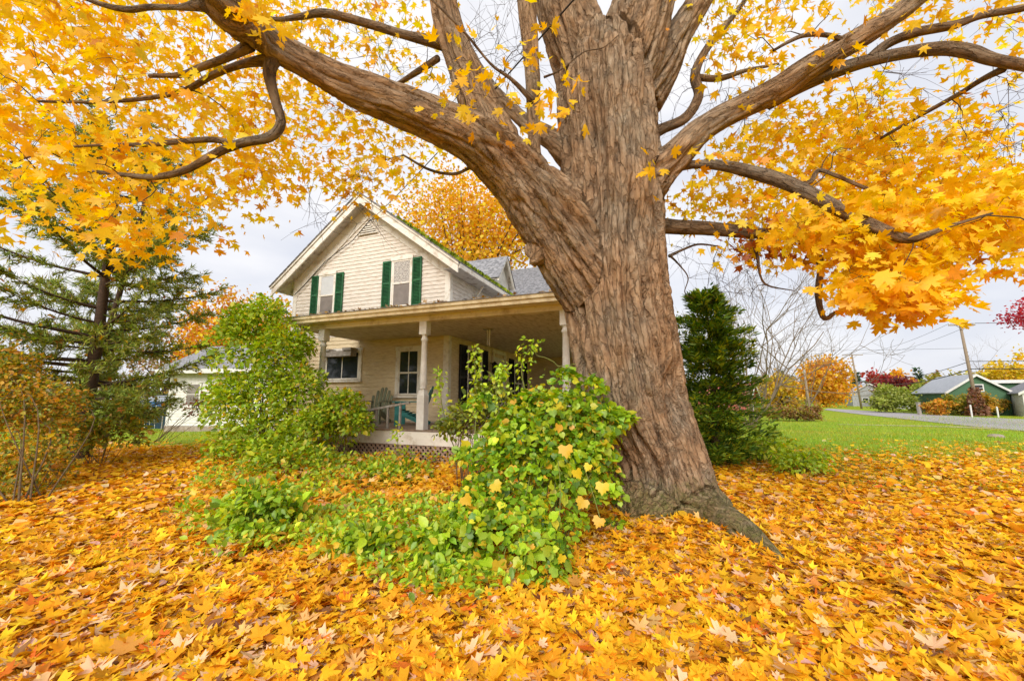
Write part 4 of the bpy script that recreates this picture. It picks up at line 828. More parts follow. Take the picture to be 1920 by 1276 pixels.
tp_ = spline([at(*p) for p in [(1003, 645, 4.5), (1006, 665, 4.5), (1022, 670, 4.48), (1038, 678, 4.46), (1048, 686, 4.45), (1080, 682, 4.3)]], 30); v, q = tubes_quads([(tp_, np.full(30, .004))], 5); link('stem', trimesh('stem', local(v, root), q), M_GSTEM, root, True)
shrub('porch_bush', on_ground(880, 6.0), [px_blob(890, 790, 6.0, 62, 46, .4), px_blob(850, 810, 6.2, 38, 28, .3), px_blob(920, 750, 5.6, 40, 40, .3)], 1500, OVAL, .07, [(.22, .26, .03), (.30, .34, .03), (.14, .18, .02), (.42, .40, .04)], [3, 3, 2, 1], 'thin olive bush in front of the black rocking chair', 'shrub', None, None, 22, .5, .3, .1)

# ground cover in front of the porch: low stems with small leaves, leaf litter caught in it
poly = [(390, 850), (345, 990), (430, 1050), (560, 1020), (640, 1075), (740, 1090), (850, 1110), (980, 1100), (1010, 900), (880, 850), (700, 835), (560, 825)]
q = inpoly(poly, 2600); base = np.array([gr(a, b)[:2] for a, b in q]); hgt = .06 + .34 * fbm(np.column_stack([base * .9, base[:, :1] * 0]), 3, 31) * sstep(2.6, 5.5, base[:, 1])
m = 8; bx_ = np.repeat(base, m, 0) + rng.normal(size=(len(base) * m, 2)) * .09; hz = np.repeat(hgt, m) * rng.random(len(bx_)) ** .6
P = np.column_stack([bx_, gz(bx_[:, 0], bx_[:, 1]) + .03 + hz]); nk = len(P)
sel = fbm(P * np.array([1.1, 1.1, 0]), 3, 77) > .51; P = P[sel]; nk = len(P)
tip = unit(rng.normal(size=(nk, 3)) * .8 + np.array([0, -.2, .1])); nn = unit(rng.normal(size=(nk, 3)) * .45 + np.array([0, -.3, 1]))
v, t, c = scatter(OVAL, P, rots(tip, nn), rng.uniform(.04, .085, nk), pal(nk, LIME, [3, 5, 2.5, 4.5, 1.2, .6], .2))
kf = 6500; qf = inpoly(poly, kf); bf = np.array([gr(a, b)[:2] for a, b in qf]); zf_ = gz(bf[:, 0], bf[:, 1]) + .06 + .30 * fbm(np.column_stack([bf * .9, bf[:, :1] * 0]), 3, 31) * sstep(2.6, 5.5, bf[:, 1]) * rng.uniform(.4, 1.05, kf)
v2, t2, c2 = scatter(MAPLES_S[2], np.column_stack([bf, zf_]), rots(unit(rng.normal(size=(kf, 3)) * np.array([1, 1, .3])), unit(rng.normal(size=(kf, 3)) * .45 + np.array([0, -.2, 1]))), rng.uniform(.06, .10, kf), pal(kf, [(.90, .50, .012), (.88, .40, .015), (.92, .58, .03), (.84, .54, .25)], [4, 3, 2, 1], .12))
v, t, c = merge([(v, t, c), (v2, t2, c2)])
gc = link('ground_cover', trimesh('ground_cover', v, t, c), M_GREEN); tag(gc, 'low green ground cover mixed with fallen leaves in front of the porch', 'ground cover', kind='stuff')
def low_clump(px, py, wpx, hpx, n, label, size=.066, cols=LIME, w_=(2.5, 4.5, 1.5, 5.5, 1, .5)):
    g = gr(px, py); dep = g[1] * CT + (g[2] - CH) * ST; r = wpx * dep / F; h = hpx * dep / F
    shrub('leafy_clump', g, [(g[0], g[1], g[2] + h * .42, r, r * .7, h * .6), (g[0] + r * .5, g[1] + .1, g[2] + h * .25, r * .6, r * .5, h * .4), (g[0] - r * .5, g[1] + .05, g[2] + h * .3, r * .5, r * .5, h * .45)], n, OVAL, size, cols, w_, label, 'plant', 'low clumps in the leaf litter', None, 16, .5, .35, .35)
low_clump(485, 1010, 82, 105, 1500, 'dark green leafy clump at the left edge of the ground cover')
low_clump(690, 1050, 60, 60, 800, 'green clump among fallen leaves, left of the vine mound')
low_clump(830, 1060, 62, 80, 900, 'green clump touching the left foot of the vine mound')
low_clump(560, 900, 90, 70, 1200, 'leafy clump below the tall lime shrub', .08)
low_clump(730, 905, 80, 40, 800, 'leafy clump below the porch lattice', .08)
low_clump(440, 880, 60, 60, 700, 'leafy clump beside the grassy path', .08)
low_clump(1440, 868, 52, 58, 900, 'ferny bright green plant at the foot of the dark evergreen', .07, LIME, (5, 4, 3, 2, .6, .1))
low_clump(1505, 890, 52, 50, 900, 'ferny bright green plant spreading over the lawn edge', .07, LIME, (5, 4, 3, 2, .6, .1))
low_clump(1150, 1000, 20, 28, 60, 'few green vine leaves at the foot of the trunk', .07)

# dark evergreen right of the trunk
def evergreen(name, base, h, rad, n, label, cols, sl=.11, seed=0):
    root = empty(name, base); tag(root, label, 'tree'); b = np.array(base)
    v, q = tubes_quads([(spline([b - [0, 0, .1], b + [.05, 0, h * .5], b + [0, 0, h * .96]], 12), np.linspace(.09, .015, 12))], 8); link('trunk', trimesh('trunk', local(v, root), q), M_STEM, root, True)
    nb = 230; PS, TS = [], []
    for i in range(nb):
        f = .01 + .97 * rng.random() ** 1.15; z = h * f; a = rng.random() * 2 * np.pi; L = rad * (1.02 - f) ** .5 * (.72 + .28 * min(1, f / .3)) * rng.uniform(.45, 1.25); d = np.array([math.cos(a), math.sin(a), .34])
        e0 = b + [0, 0, z]; m = int(n / nb); s = rng.random(m) ** .65; side = np.array([-math.sin(a), math.cos(a), 0]); wd = rng.normal(size=m) * .16 * L * (1.15 - s)
        p = e0 + d * (s * L)[:, None] * np.array([1, 1, 1]) + side * wd[:, None] + np.array([0, 0, 1]) * (-.25 * L * s ** 2 + rng.normal(size=m) * .05)[:, None]
        PS.append(p); TS.append(unit(d + side * np.sign(wd)[:, None] * .8 + rng.normal(size=(m, 3)) * .35))
    P = np.concatenate(PS); T_ = np.concatenate(TS); k = len(P); out_ = sstep(.2, .9, np.hypot(P[:, 0] - b[0], P[:, 1] - b[1]) / rad)
    C = pal(k, cols, None, .2)
    tm = (np.array([(-.10, 0, 0), (.10, 0, 0), (.13, .5, .05), (0, 1, .1), (-.13, .5, .05)], float), np.array([(0, 1, 2), (0, 2, 4), (4, 2, 3)]))
    v, t, c = scatter(tm, P, rots(T_, unit(rng.normal(size=(k, 3)) * .5 + np.array([0, -.2, 1]))), sl * rng.uniform(.6, 1.4, k), C); put('foliage', root, v, t, c, M_NEEDLE, 'stuff'); return root
evergreen('evergreen_tree', on_ground(1335, 8.4), 3.7, 1.25, 30000, 'dark green conical evergreen standing right behind the maple trunk', [(.11, .21, .02), (.16, .29, .025), (.26, .40, .03), (.05, .12, .018), (.44, .50, .03)], .11)

# feathery conifer on the left
b = on_ground(150, 8.7); root = empty('conifer_tree', b); tag(root, 'feathery grey-green conifer with open branches at the left', 'tree')
tk_ = spline([at(*p) for p in [(146, 880, 8.8), (155, 790, 8.8), (172, 700, 8.8), (185, 620, 8.8), (198, 520, 8.8), (212, 420, 8.8), (222, 330, 8.8), (228, 250, 8.8)]], 50); tr_ = np.interp(np.linspace(0, 1, 50), [0, .12, .3, 1], [.24, .17, .12, .02])
v, q = tubes_quads([(tk_, tr_), (spline([tk_[16], tk_[22] + [.25, 0, .1], tk_[34] + [.45, .1, .1], tk_[42] + [.5, .2, .2]], 20), np.linspace(.08, .015, 20))], 10); link('trunk', trimesh('trunk', local(v, root), q), M_TWIG, root, True)
tb = []; PS, TS, RS = [], [], []
for i in range(120):
    f = .12 + .86 * rng.random(); p0 = tk_[min(49, int(f * 49))]; a = rng.random() * 2 * np.pi; L = 3.2 * (1.08 - f) ** .6 * rng.uniform(.55, 1.15) * (.7 if f < .40 and math.cos(a) > .1 else 1); up_ = .05 + .55 * f + rng.normal() * .12
    d = np.array([math.cos(a), math.sin(a), up_]); e = p0 + d * L; B = spline([p0, p0 + d * L * .4 - [0, 0, .06 * L], p0 + d * L * .75 - [0, 0, .05 * L], e + [0, 0, .02]], 16); tb.append((B, np.linspace(.012 + .010 * L, .004, 16)))
    for j in range(int(15 * L)):
        s = rng.uniform(.22, 1); c0 = B[min(15, int(s * 15))]; dd = unit(d * .8 + rng.normal(size=3) * .6); l2 = rng.uniform(.18, .5) * (1.15 - .5 * s); e2 = c0 + dd * l2 - [0, 0, .06]
        tb.append((np.linspace(c0, e2, 4), np.linspace(.005, .002, 4))); m = int(38 * l2 / .35); s2 = rng.random(m)
        PS.append(c0 + (e2 - c0) * s2[:, None] + rng.normal(size=(m, 3)) * .022); TS.append(unit(dd + rng.normal(size=(m, 3)) * .65)); 
P = np.concatenate(PS); T_ = np.concatenate(TS); k = len(P)
v, q = tubes_quads(tb, 4); tag(link('limbs', trimesh('limbs', local(v, root), q), M_TWIG, root, True), kind='stuff')
v, t, c = scatter((np.array([(-.10, 0, 0), (.10, 0, 0), (0, 1, .08)], float), np.array([(0, 1, 2)])), P, rots(T_, rdir(k)), rng.uniform(.07, .15, k), pal(k, [(.24, .33, .045), (.31, .40, .05), (.16, .23, .035), (.42, .46, .06), (.34, .30, .06)], None, .2)); put('foliage', root, v, t, c, M_NEEDLE, 'stuff')
nlv = 520; pk = P[rng.integers(k, size=nlv)] + rng.normal(size=(nlv, 3)) * .05; v, t, c = scatter(MAPLES_S[1], pk, rots(rdir(nlv), rdir(nlv)), rng.uniform(.07, .11, nlv), pal(nlv, [(.75, .32, .03), (.80, .46, .03), (.55, .2, .03)])); put('caught_leaves', root, v, t, c, M_LEAF, 'stuff')
# autumn shrubs at the left edge
AUT = [(.26, .34, .03), (.42, .40, .03), (.74, .40, .03), (.62, .28, .03), (.16, .14, .03), (.80, .52, .03)]
shrub('autumn_shrub', gr(40, 945), [px_blob(30, 800, 6.2, 90, 110, .7), px_blob(60, 880, 5.9, 70, 70, .6), px_blob(-60, 760, 6.2, 100, 150, .8), px_blob(20, 720, 6.6, 60, 60, .5), px_blob(90, 780, 7.0, 60, 70, .5), px_blob(20, 900, 5.7, 60, 40, .4), px_blob(50, 930, 5.5, 60, 30, .4)], 16000, OVAL, .052, AUT, [3, 3, 3.4, 1.4, 1.6, 1.8], 'tangled olive and orange shrub at the left edge of the yard', 'shrub', None, None, 12, .4, .3, .1)
shrub('autumn_shrub', on_ground(205, 8.2), [px_blob(215, 820, 8.2, 60, 45, .5), px_blob(120, 830, 7.8, 50, 60, .5)], 1700, OVAL, .08, AUT, [5, 4, 1.2, .5, 2, .5], 'low green shrub around the foot of the conifer', 'shrub', None, None, 14)
shrub('autumn_shrub', on_ground(300, 12.5), [px_blob(378, 770, 13.2, 26, 34, .5)], 500, OVAL, .08, [(.30, .05, .03), (.20, .10, .03), (.12, .16, .03)], None, 'small dark red shrub against the white outbuilding', 'shrub', None, None, 10)

# ------------------------------------------------------------------ fallen leaves
nL = 106000
yy = .55 + 13.5 * rng.random(nL * 3) ** 1.25; xx = rng.uniform(-1, 1, nL * 3) * (1.6 + yy * 1.30)
keep = rng.random(len(xx)) < litter_density(xx, yy) * .98 + .028; xx = xx[keep][:nL]; yy = yy[keep][:nL]; k = len(xx)
RT = SK[8][0]; dr_ = np.min((xx[:, None] - RT[None, :, 0]) ** 2 + (yy[:, None] - RT[None, :, 1]) ** 2 - SK[8][1][None] ** 2 * .8, 1)
hide = (dr_ < 0) | ((xx - TB[0] - .0) ** 2 + (yy - TB[1]) ** 2 < .62 ** 2); xx = xx[~hide]; yy = yy[~hide]; k = len(xx)
zz = gz(xx, yy) + .008 + rng.random(k) ** 1.3 * .045
tilt = np.where(rng.random(k) < .14, .65, .20); nn = unit(rng.normal(size=(k, 3)) * tilt[:, None] + np.array([0, 0, 1.0])); tip = unit(rng.normal(size=(k, 3)) * np.array([1, 1, .15])); zz += np.abs(nn[:, 0]) * .02
S = np.clip(rng.normal(.063, .020, k), .026, .118)
LIT = [(.90, .45, .012), (.92, .55, .02), (.86, .37, .015), (.86, .52, .18), (.84, .55, .32), (.60, .27, .05), (.28, .12, .05), (.80, .20, .02)]
C = pal(k, LIT, [5.4, 4.4, 4.4, 1.7, 1.1, .9, .4, .35], .13)
pos = np.column_stack([xx, yy, zz]); R = rots(tip, nn); dist = np.hypot(xx, yy); vis = (np.abs(xx) < 1.2 * yy) & (yy > 2.0)
od = np.argsort(np.where(vis & (zz - gz(xx, yy) > .03), dist / S, 1e9)); near = od[:300]; rest = od[300:]
parts = []; kind_ = rng.choice(5, k, p=[.23, .22, .22, .22, .11]); farm = dist > 3.3; vfar = dist > 6.4
s1 = rest[kind_[rest] == 4]; parts.append(scatter(OVAL, pos[s1], R[s1], S[s1] * 1.15, C[s1] * np.array([.8, .75, 1.0])))
for q in range(4):
    s1 = rest[(kind_[rest] == q) & ~farm[rest]]; parts.append(scatter(CURLED[q], pos[s1], R[s1], S[s1], C[s1]))
    s1 = rest[(kind_[rest] == q) & vfar[rest]]; parts.append(scatter(CARD, pos[s1], R[s1], S[s1] * 1.35, C[s1]))
    s1 = rest[(kind_[rest] == q) & farm[rest] & ~vfar[rest]]; parts.append(scatter(CURLED_S[q], pos[s1], R[s1], S[s1] * 1.05, C[s1]))
v, t, c = merge(parts); litter = link('leaf_litter', trimesh('leaf_litter', v, t, c), M_LITTER); tag(litter, 'deep carpet of fallen orange and yellow maple leaves', 'fallen leaves', kind='stuff')
var = []
for i in range(24):
    v0, t0 = CURLED[i % 4]; me = trimesh('leaf', v0, t0, np.repeat(pal(1, LIT, [5, 4.2, 3.4, 1.6, 1.1, 1.0, .3, .35], .08), len(v0), 0)); me.materials.append(M_LITTER); var.append(me)
for i, j in enumerate(near):
    o = bpy.data.objects.new('leaf', var[i % 24]); COL.objects.link(o); o.parent = litter; Mx = np.eye(4); Mx[:3, :3] = R[j] * S[j]; Mx[:3, 3] = pos[j]; o.matrix_local = Matrix(Mx.tolist())
# grass blades on the open lawn, right and left
ng = 95000; yy = 6 + 40 * rng.random(ng) ** 1.7; xx = np.where(rng.random(ng) < .72, rng.uniform(.30, 1.45, ng) * yy, rng.uniform(-1.35, -.55, ng) * yy)
keep = rng.random(ng) > litter_density(xx, yy) * .97; keep &= ~((xx < 0) & (yy < 9)); xx = xx[keep]; yy = yy[keep]; ng = len(xx)
tip = unit(rng.normal(size=(ng, 3)) * .45 + np.array([0, 0, 1])); gl = rng.uniform(.05, .11, ng) * (1 + yy / 40)
v, t, c = scatter(BLADE, np.column_stack([xx, yy, gz(xx, yy) - .005]), rots(tip, rdir(ng)), gl, pal(ng, [(.26, .44, .02), (.34, .54, .025), (.42, .48, .04), (.18, .34, .02)], None, .15))
pt = fbm(np.column_stack([xx * .45, yy * .45, xx * 0]), 4, 51); pt = sstep(.42, .66, pt)[:, None]; c = c * np.repeat(1 - pt + pt * np.array([[1.35, .92, 1.3]]), 3, 0) * np.repeat(.82 + .36 * fbm(np.column_stack([xx * 1.7, yy * 1.7, xx * 0]), 2, 52), 3)[:, None]
tag(link('grass', trimesh('grass', v, t, c), M_GREEN), 'short green lawn grass beside the road and along the house', 'grass', kind='stuff')
# ------------------------------------------------------------------ background trees
def crown_tree(name, px, dep, top, bot, hw, cols, label, n=2600, leaf=.30, seed=0, wts=None, cat='tree', group=None, base_px=None, gap=.0, trunk_r=.25, nlimb=9, shape=(1, 1), sparse=.0):
    b = on_ground(base_px or px, dep); root = empty(name, b); tag(root, label, cat, group)
    ct = at(px, top, dep); cb = at(px, bot, dep); c = (ct + cb) / 2; rz_ = max(.3, (ct[2] - cb[2]) / 2); rx_ = hw * dep / F
    n = int(n * 1.6); leaf *= .7; ncl = max(14, n // 90); d = rdir(ncl); rr_ = rng.random(ncl) ** .45 * (1 + .35 * (fbm(d * 2 + seed, 2, seed) - .5)); CC = c + d * rr_[:, None] * np.array([rx_ * .92, rx_ * .8, rz_ * .92])
    k = rng.integers(0, ncl, n); P = CC[k] + rng.normal(size=(n, 3)) * np.array([rx_, rx_, rz_]) * .16; P[:, 2] = np.maximum(P[:, 2], gz(P[:, 0], P[:, 1]) + .05)
    tone = rng.normal(size=ncl) * .13; C = pal(n, cols, wts, .12) * (1 + tone[k])[:, None]
    v, t, cc = scatter(CARD, P, rots(rdir(n), rdir(n)), leaf * rng.uniform(.5, 1.3, n), np.clip(C, .005, .95)); put('crown', root, v, t, cc, M_LEAF, None)
    tb = [(spline([b - [0, 0, .3], b + (c - b) * .4 + rng.normal(size=3) * .05 * rx_, c + [0, 0, rz_ * .4]], 12), np.linspace(trunk_r, trunk_r * .15, 12))]
    for i in range(nlimb):
        e = CC[rng.integers(ncl)]; s0 = tb[0][0][rng.integers(3, 9)]; tb.append((spline([s0, (s0 + e) / 2 + [0, 0, .08 * rz_], e], 8), np.linspace(trunk_r * .35, trunk_r * .06, 8)))
    v, q = tubes_quads(tb, 6); link('trunk', trimesh('trunk', local(v, root), q), M_TWIG, root, True); return root
ORG = [(.86, .48, .03), (.82, .38, .03), (.90, .58, .04), (.68, .30, .03)]; YLW = [(.90, .60, .03), (.86, .50, .03), (.76, .56, .05), (.56, .46, .05)]
RED = [(.50, .05, .05), (.60, .10, .07), (.36, .04, .04)]; MAR = [(.26, .05, .06), (.36, .09, .08), (.18, .04, .05)]; OLV = [(.34, .38, .08), (.42, .45, .11), (.24, .29, .05)]; BRN = [(.36, .17, .07), (.45, .26, .08), (.25, .13, .06), (.28, .26, .05)]
crown_tree('maple_tree', 890, 26, 310, 560, 150, [(.90, .50, .02), (.92, .62, .04), (.84, .38, .03)], 'bright orange-yellow maple rising behind the farmhouse roof', 9000, .26, 3, trunk_r=.3, nlimb=40)
crown_tree('orange_tree', 405, 36, 530, 720, 75, ORG + [(.62, .2, .06)], 'orange tree behind the conifer, left of the farmhouse gable', 2600, .36, 4, group='autumn trees behind the house')
crown_tree('orange_tree', 505, 34, 555, 720, 60, ORG, 'orange tree just left of the farmhouse gable', 2200, .34, 5, group='autumn trees behind the house')
crown_tree('brown_tree', 300, 48, 590, 760, 90, BRN, 'brown half-bare tree seen through the conifer', 1600, .4, 6, group='autumn trees behind the house')
crown_tree('orange_tree', 1541, 92, 668, 758, 48, ORG, 'large rounded orange-yellow tree at the far end of the road', 3600, .75, 7, group='autumn trees along the road')
crown_tree('yellow_tree', 1462, 66, 700, 770, 42, YLW + [(.5, .3, .06)], 'thin yellow-orange tree left of the large orange one', 1500, .6, 8, group='autumn trees along the road')
crown_tree('red_tree', 1650, 112, 696, 760, 32, RED, 'bright red tree beside the nearer roadside pole', 1000, 1.0, 9, group='autumn trees along the road')
crown_tree('orange_tree', 1684, 128, 694, 755, 30, ORG, 'small orange treetop above the maroon tree', 900, 1.1, 10, group='autumn trees along the road')
crown_tree('maroon_tree', 1690, 92, 704, 765, 40, MAR, 'dull maroon tree behind the round olive bush', 1200, .8, 11, group='autumn trees along the road')
crown_tree('brown_tree', 1748, 105, 702, 765, 26, [(.42, .2, .08), (.35, .24, .08)], 'brownish-orange tree left of the green house', 900, .9, 12, group='autumn trees along the road')
crown_tree('olive_tree', 1795, 92, 694, 755, 46, [(.45, .40, .06), (.36, .36, .07), (.55, .42, .06)], 'olive-yellow tree behind the green house roof', 1100, .8, 13, group='autumn trees along the road')
crown_tree('yellow_tree', 1905, 88, 655, 755, 48, YLW, 'yellow tree above the roofs at the right edge', 1700, .8, 14, group='autumn trees along the road')
crown_tree('red_maple', 1962, 28, 550, 640, 62, [(.46, .04, .08), (.55, .09, .10)], 'crimson maple whose leaves just enter at the right edge', 1500, .22, 15, base_px=2010)
def far_bush(name, px, dep, top, hw, cols, label, n, leaf, seed, group=None, bot=None):
    b = on_ground(px, dep); by = 638 - F * ((-(b[1]) * ST + (b[2] - CH) * CT) / (b[1] * CT + (b[2] - CH) * ST))
    return crown_tree(name, px, dep, top, by - 1, hw, cols, label, n, leaf, seed, cat='shrub', group=group, trunk_r=.08, nlimb=14)
far_bush('round_bush', 1672, 58, 722, 40, OLV, 'wide round olive-green bush across the road', 2200, .42, 20, None)
far_bush('round_bush', 1718, 60, 716, 24, OLV, 'paler olive bush right of the wide round one', 1100, .42, 21, None)
for i, (a, t_, w_, cl, lb) in enumerate([(1762, 742, 26, [(.70, .34, .03), (.60, .26, .04), (.4, .3, .04)], 'orange shrub left of the near utility pole'), (1798, 735, 24, [(.30, .34, .05), (.45, .34, .04)], 'green and orange shrub in front of the green house'), (1835, 738, 24, [(.62, .34, .04), (.42, .34, .05)], 'orange shrub behind the foot of the near utility pole'), (1870, 748, 22, [(.50, .26, .05), (.34, .3, .05)], 'rusty shrub between the pole and the white house')]):
    far_bush('hedge_shrub', a, 49, t_, w_, cl, lb, 800, .34, 30 + i, 'shrubs in front of the green house')
for i, (a, w_, lb) in enumerate([(1455, 30, 'rusty brown shrub just right of the dark evergreen'), (1492, 30, 'middle brown shrub of the row at the lawn end'), (1522, 18, 'small brown shrub at the road end of the row')]):
    far_bush('brown_shrub', a, 37, 760, w_, BRN + [(.4, .34, .05)], lb, 1300, .22, 40 + i, 'brown shrubs at the end of the lawn')
for a, t_, w_, dp, lb in [(1727, 688, 9, 130, 'narrow dark pine above the maroon tree'), (1609, 697, 11, 125, 'dark pine behind the far utility pole')]:
    b = on_ground(a, dp); evergreen('pine_tree', b, at(a, t_, dp)[2] - b[2], w_ * dp / F, 900, lb, [(.04, .09, .04), (.06, .12, .05)], 1.1)
# bare trees
def bare_tree(name, px, dep, h, label, spread=.55, stems=9, seed=1, group='bare trees', r0=.12, col=None, depth=4):
    rs = np.random.default_rng(seed); b = on_ground(px, dep); root = empty(name, b); tag(root, label, 'tree', group); tb = []
    def grow(p, d, L, r, lv):
        n_ = 7; pts = [p]; dd = d.copy()
        for i in range(n_): dd = unit(dd + rs.normal(size=3) * .10 + np.array([0, 0, .05])); pts.append(pts[-1] + dd * L / n_)
        pts = np.array(pts); tb.append((pts, np.linspace(r, max(.006, r * .35), n_ + 1)))
        if lv <= 0: return
        for i in range(4 if lv > 1 else 5):
            k_ = rs.integers(2, n_ + 1); nd_ = unit(dd + rs.normal(size=3) * .55); grow(pts[k_], nd_, L * rs.uniform(.45, .7), r * .42, lv - 1)
    for i in range(stems):
        a = rs.random() * 2 * np.pi; grow(b.astype(float) - [0, 0, .1], unit(np.array([math.cos(a) * spread * rs.random() ** .6, math.sin(a) * spread * rs.random() ** .6, 1.0])), h * rs.uniform(.55, .75), r0 * rs.uniform(.6, 1.1), depth - 1)
    v, q = tubes_quads(tb, 4); link('branches', trimesh('branches', local(v, root), q), col or M_BARE, root, True)
M_BARE = paint('pale_bark', (.26, .20, .14), (.16, .12, .085), 6, .85)
bare_tree('bare_tree', 1405, 21, 8.6, 'vase-shaped bare tree with many pale upright branches behind the evergreen', .85, 10, 3, 'bare trees', .085)
bare_tree('bare_tree', 1510, 62, 15, 'thin bare tree standing left of the large orange tree', .45, 3, 5, 'bare trees', .16)
bare_tree('bare_tree', 1450, 70, 15, 'faint bare tree beyond the brown shrubs', .5, 3, 6, 'bare trees', .16)
bare_tree('bare_tree', 1860, 110, 14, 'bare grey tree behind the green house', .5, 3, 7, 'bare trees', .16)
bare_tree('bare_tree', 60, 20, 7.5, 'bare twiggy tree behind the conifer', .7, 6, 8, 'bare trees', .06)
# distant wood along the horizon
PS = []
for a0, a1 in ((-400, 640), (1380, 2400)):
    k = 5200; a = rng.uniform(a0, a1, k); dp = rng.uniform(135, 175, k); hh = 10.5 * fbm(np.column_stack([a * .03, a * 0, a * 0]), 3, 2) + 2.5; xx = (a - 960) / F * dp; PS.append(np.column_stack([xx, dp, tz(xx, dp) + hh * rng.random(k) ** .8]))
P = np.concatenate(PS); k = len(P); v, t, c = scatter(CARD, P, rots(rdir(k), rdir(k)), rng.uniform(.8, 2.2, k), pal(k, [(.30, .22, .12), (.20, .17, .10), (.38, .25, .08), (.18, .2, .08), (.12, .14, .07)], None, .15))
tag(link('treeline', trimesh('treeline', v, t, c), M_LEAF), 'far-off belt of brown and green trees along the horizon', 'trees', kind='stuff')

# ------------------------------------------------------------------ far houses
M_GREENW = paint('green_siding', (.075, .165, .085), (.06, .135, .07), 3, .6, .3, .7, .3, 40, (1, 1, 8)); M_GREYR = paint('grey_metal_roof', (.42, .44, .48), (.34, .36, .40), 3, .5)
M_BRICK = paint('red_shingle', (.42, .12, .08), (.30, .09, .07), 5, .85); M_GREYH = paint('grey_siding', (.42, .43, .45), None, 3, .7)
def cottage(name, loc, rz, wd, dp, eave, ridge, wallm, roofm, label, wins=(), base=-.6, oh=.35):
    r = empty(name, loc, rz); tag(r, label, 'house', 'houses across the road'); h = wd / 2
    MB().prism([(-h, base), (h, base), (h, eave), (0, ridge), (-h, eave)], 1, 0, dp).obj('wall', wallm, r)
    sl = (ridge - eave) / h
    for s0 in (-1, 1):
        e = h + oh; pl_ = [(0, ridge + .03), (s0 * e, ridge + .03 - sl * e), (s0 * e, ridge + .15 - sl * e), (0, ridge + .15)]
        rf = MB().prism(pl_[::-s0], 1, -oh, dp + oh).obj('roof', roofm, r)
        pl_ = [(0, ridge - .14), (s0 * e, ridge - .14 - sl * e), (s0 * e, ridge + .16 - sl * e), (0, ridge + .16)]
        MB().prism(pl_[::-s0], 1, -oh - .06, -oh - .002).obj('bargeboard', M_BRIGHT, r)
    for x, z, a, b_ in wins:
        wn = empty('window'); wn.parent = r
        MB().box(x - a / 2 - .12, x + a / 2 + .12, -.06, -.002, z - b_ / 2 - .12, z + b_ / 2 + .12).obj('frame', M_BRIGHT, wn)
        MB().box(x - a / 2, x + a / 2, -.075, -.061, z - b_ / 2, z - .03).box(x - a / 2, x + a / 2, -.075, -.061, z + .03, z + b_ / 2).obj('pane', M_GLASS, wn)
    return r
def ang(d): return math.atan2(d[1], d[0])
g = on_ground(1834, 50); gh = cottage('green_house', g, -math.radians(25), 5.6, 8.5, 2.9, 4.95, M_GREENW, M_GREYR, 'dark green house with grey roof and one small white-framed gable window', [(0.1, 3.35, .85, .7), (-1.3, .9, .9, 1.1), (1.3, .9, .9, 1.1)])
MB().box(1.5, 6.5, 4.0, 8.0, -.6, 4.2).obj('rear_wing', M_GREENW, gh); MB().box(1.0, 6.8, 3.6, 8.4, 4.22, 4.42).obj('rear_roof', M_GREYR, gh); MB().box(1.0, 6.8, 3.5, 3.598, 4.0, 4.4).obj('fascia', M_BRIGHT, gh)
g = on_ground(1985, 44); cottage('white_house', g, -math.radians(40), 5.0, 7.5, 2.75, 4.3, M_BRIGHT, M_SHING, 'white cottage with grey roof cut off by the right edge', [(-1.4, 1.3, .9, 1.2), (.6, 1.3, .9, 1.2)])
g = on_ground(1632, 100); cottage('grey_house', g, math.radians(-30), 7, 9, 3.2, 5.6, M_GREYH, M_GREYR, 'small grey house half hidden behind the far utility pole', [(-1, 1.4, 1, 1.2), (1.5, 1.4, 1, 1.2)])
g = on_ground(1412, 52); cottage('red_roofed_house', g, math.radians(50), 5.5, 6, 2.2, 3.9, M_BRICK, M_BRICK, 'reddish-brown house showing beside the dark evergreen', [(0, 1.2, .9, 1.1)])
# white outbuilding on the left with lapped boards, foundation and window
ob = empty('outbuilding', np.array([*at(318, 745, 19.5)[:2], -.25]), math.radians(-8)); tag(ob, 'white clapboard outbuilding left of the tall lime shrub', 'building')
obw = MB().box(0, 6.2, 0, 4.5, .25, 3.0).obj('wall', M_BRIGHT, ob)
z = .27
while z < 2.95:
    MB().add([(.0, -.026, z), (6.2, -.026, z), (6.2, -.004, z + .155), (.0, -.004, z + .155), (.0, -.001, z), (6.2, -.001, z), (6.2, -.001, z + .155), (0, -.001, z + .155)], [(0, 1, 2, 3), (4, 5, 1, 0), (3, 2, 6, 7), (0, 3, 7, 4), (1, 5, 6, 2)]).obj('clapboard', M_BRIGHT, obw); z += .145
MB().box(-.03, .12, -.05, -.0265, .2, 3.0).obj('corner_board', M_BRIGHT, ob); MB().box(-.05, 6.25, -.06, 4.55, -.5, .248).obj('foundation', M_STONE, ob)
MB().prism([(-.5, 2.95), (2.25, 4.4), (5.0, 2.95), (5.0, 2.83), (2.25, 4.28), (-.5, 2.83)][::-1], 0, -.35, 6.5).obj('roof', M_SHING, ob); MB().box(-.35, 6.5, -.56, -.502, 2.74, 2.94).obj('fascia', M_BRIGHT, ob)
wn = empty('window'); wn.parent = ob
x0 = 1.02; MB().box(x0 - .09, x0 + .73, -.07, -.0275, 1.18, 2.32).obj('frame', M_BRIGHT, wn); MB().box(x0, x0 + .64, -.085, -.071, 1.27, 1.74).box(x0, x0 + .64, -.085, -.071, 1.78, 2.23).obj('pane', M_SCREEN, wn); MB().box(x0 - .14, x0 + .78, -.11, -.0275, 1.11, 1.178).obj('sill', M_BRIGHT, wn)
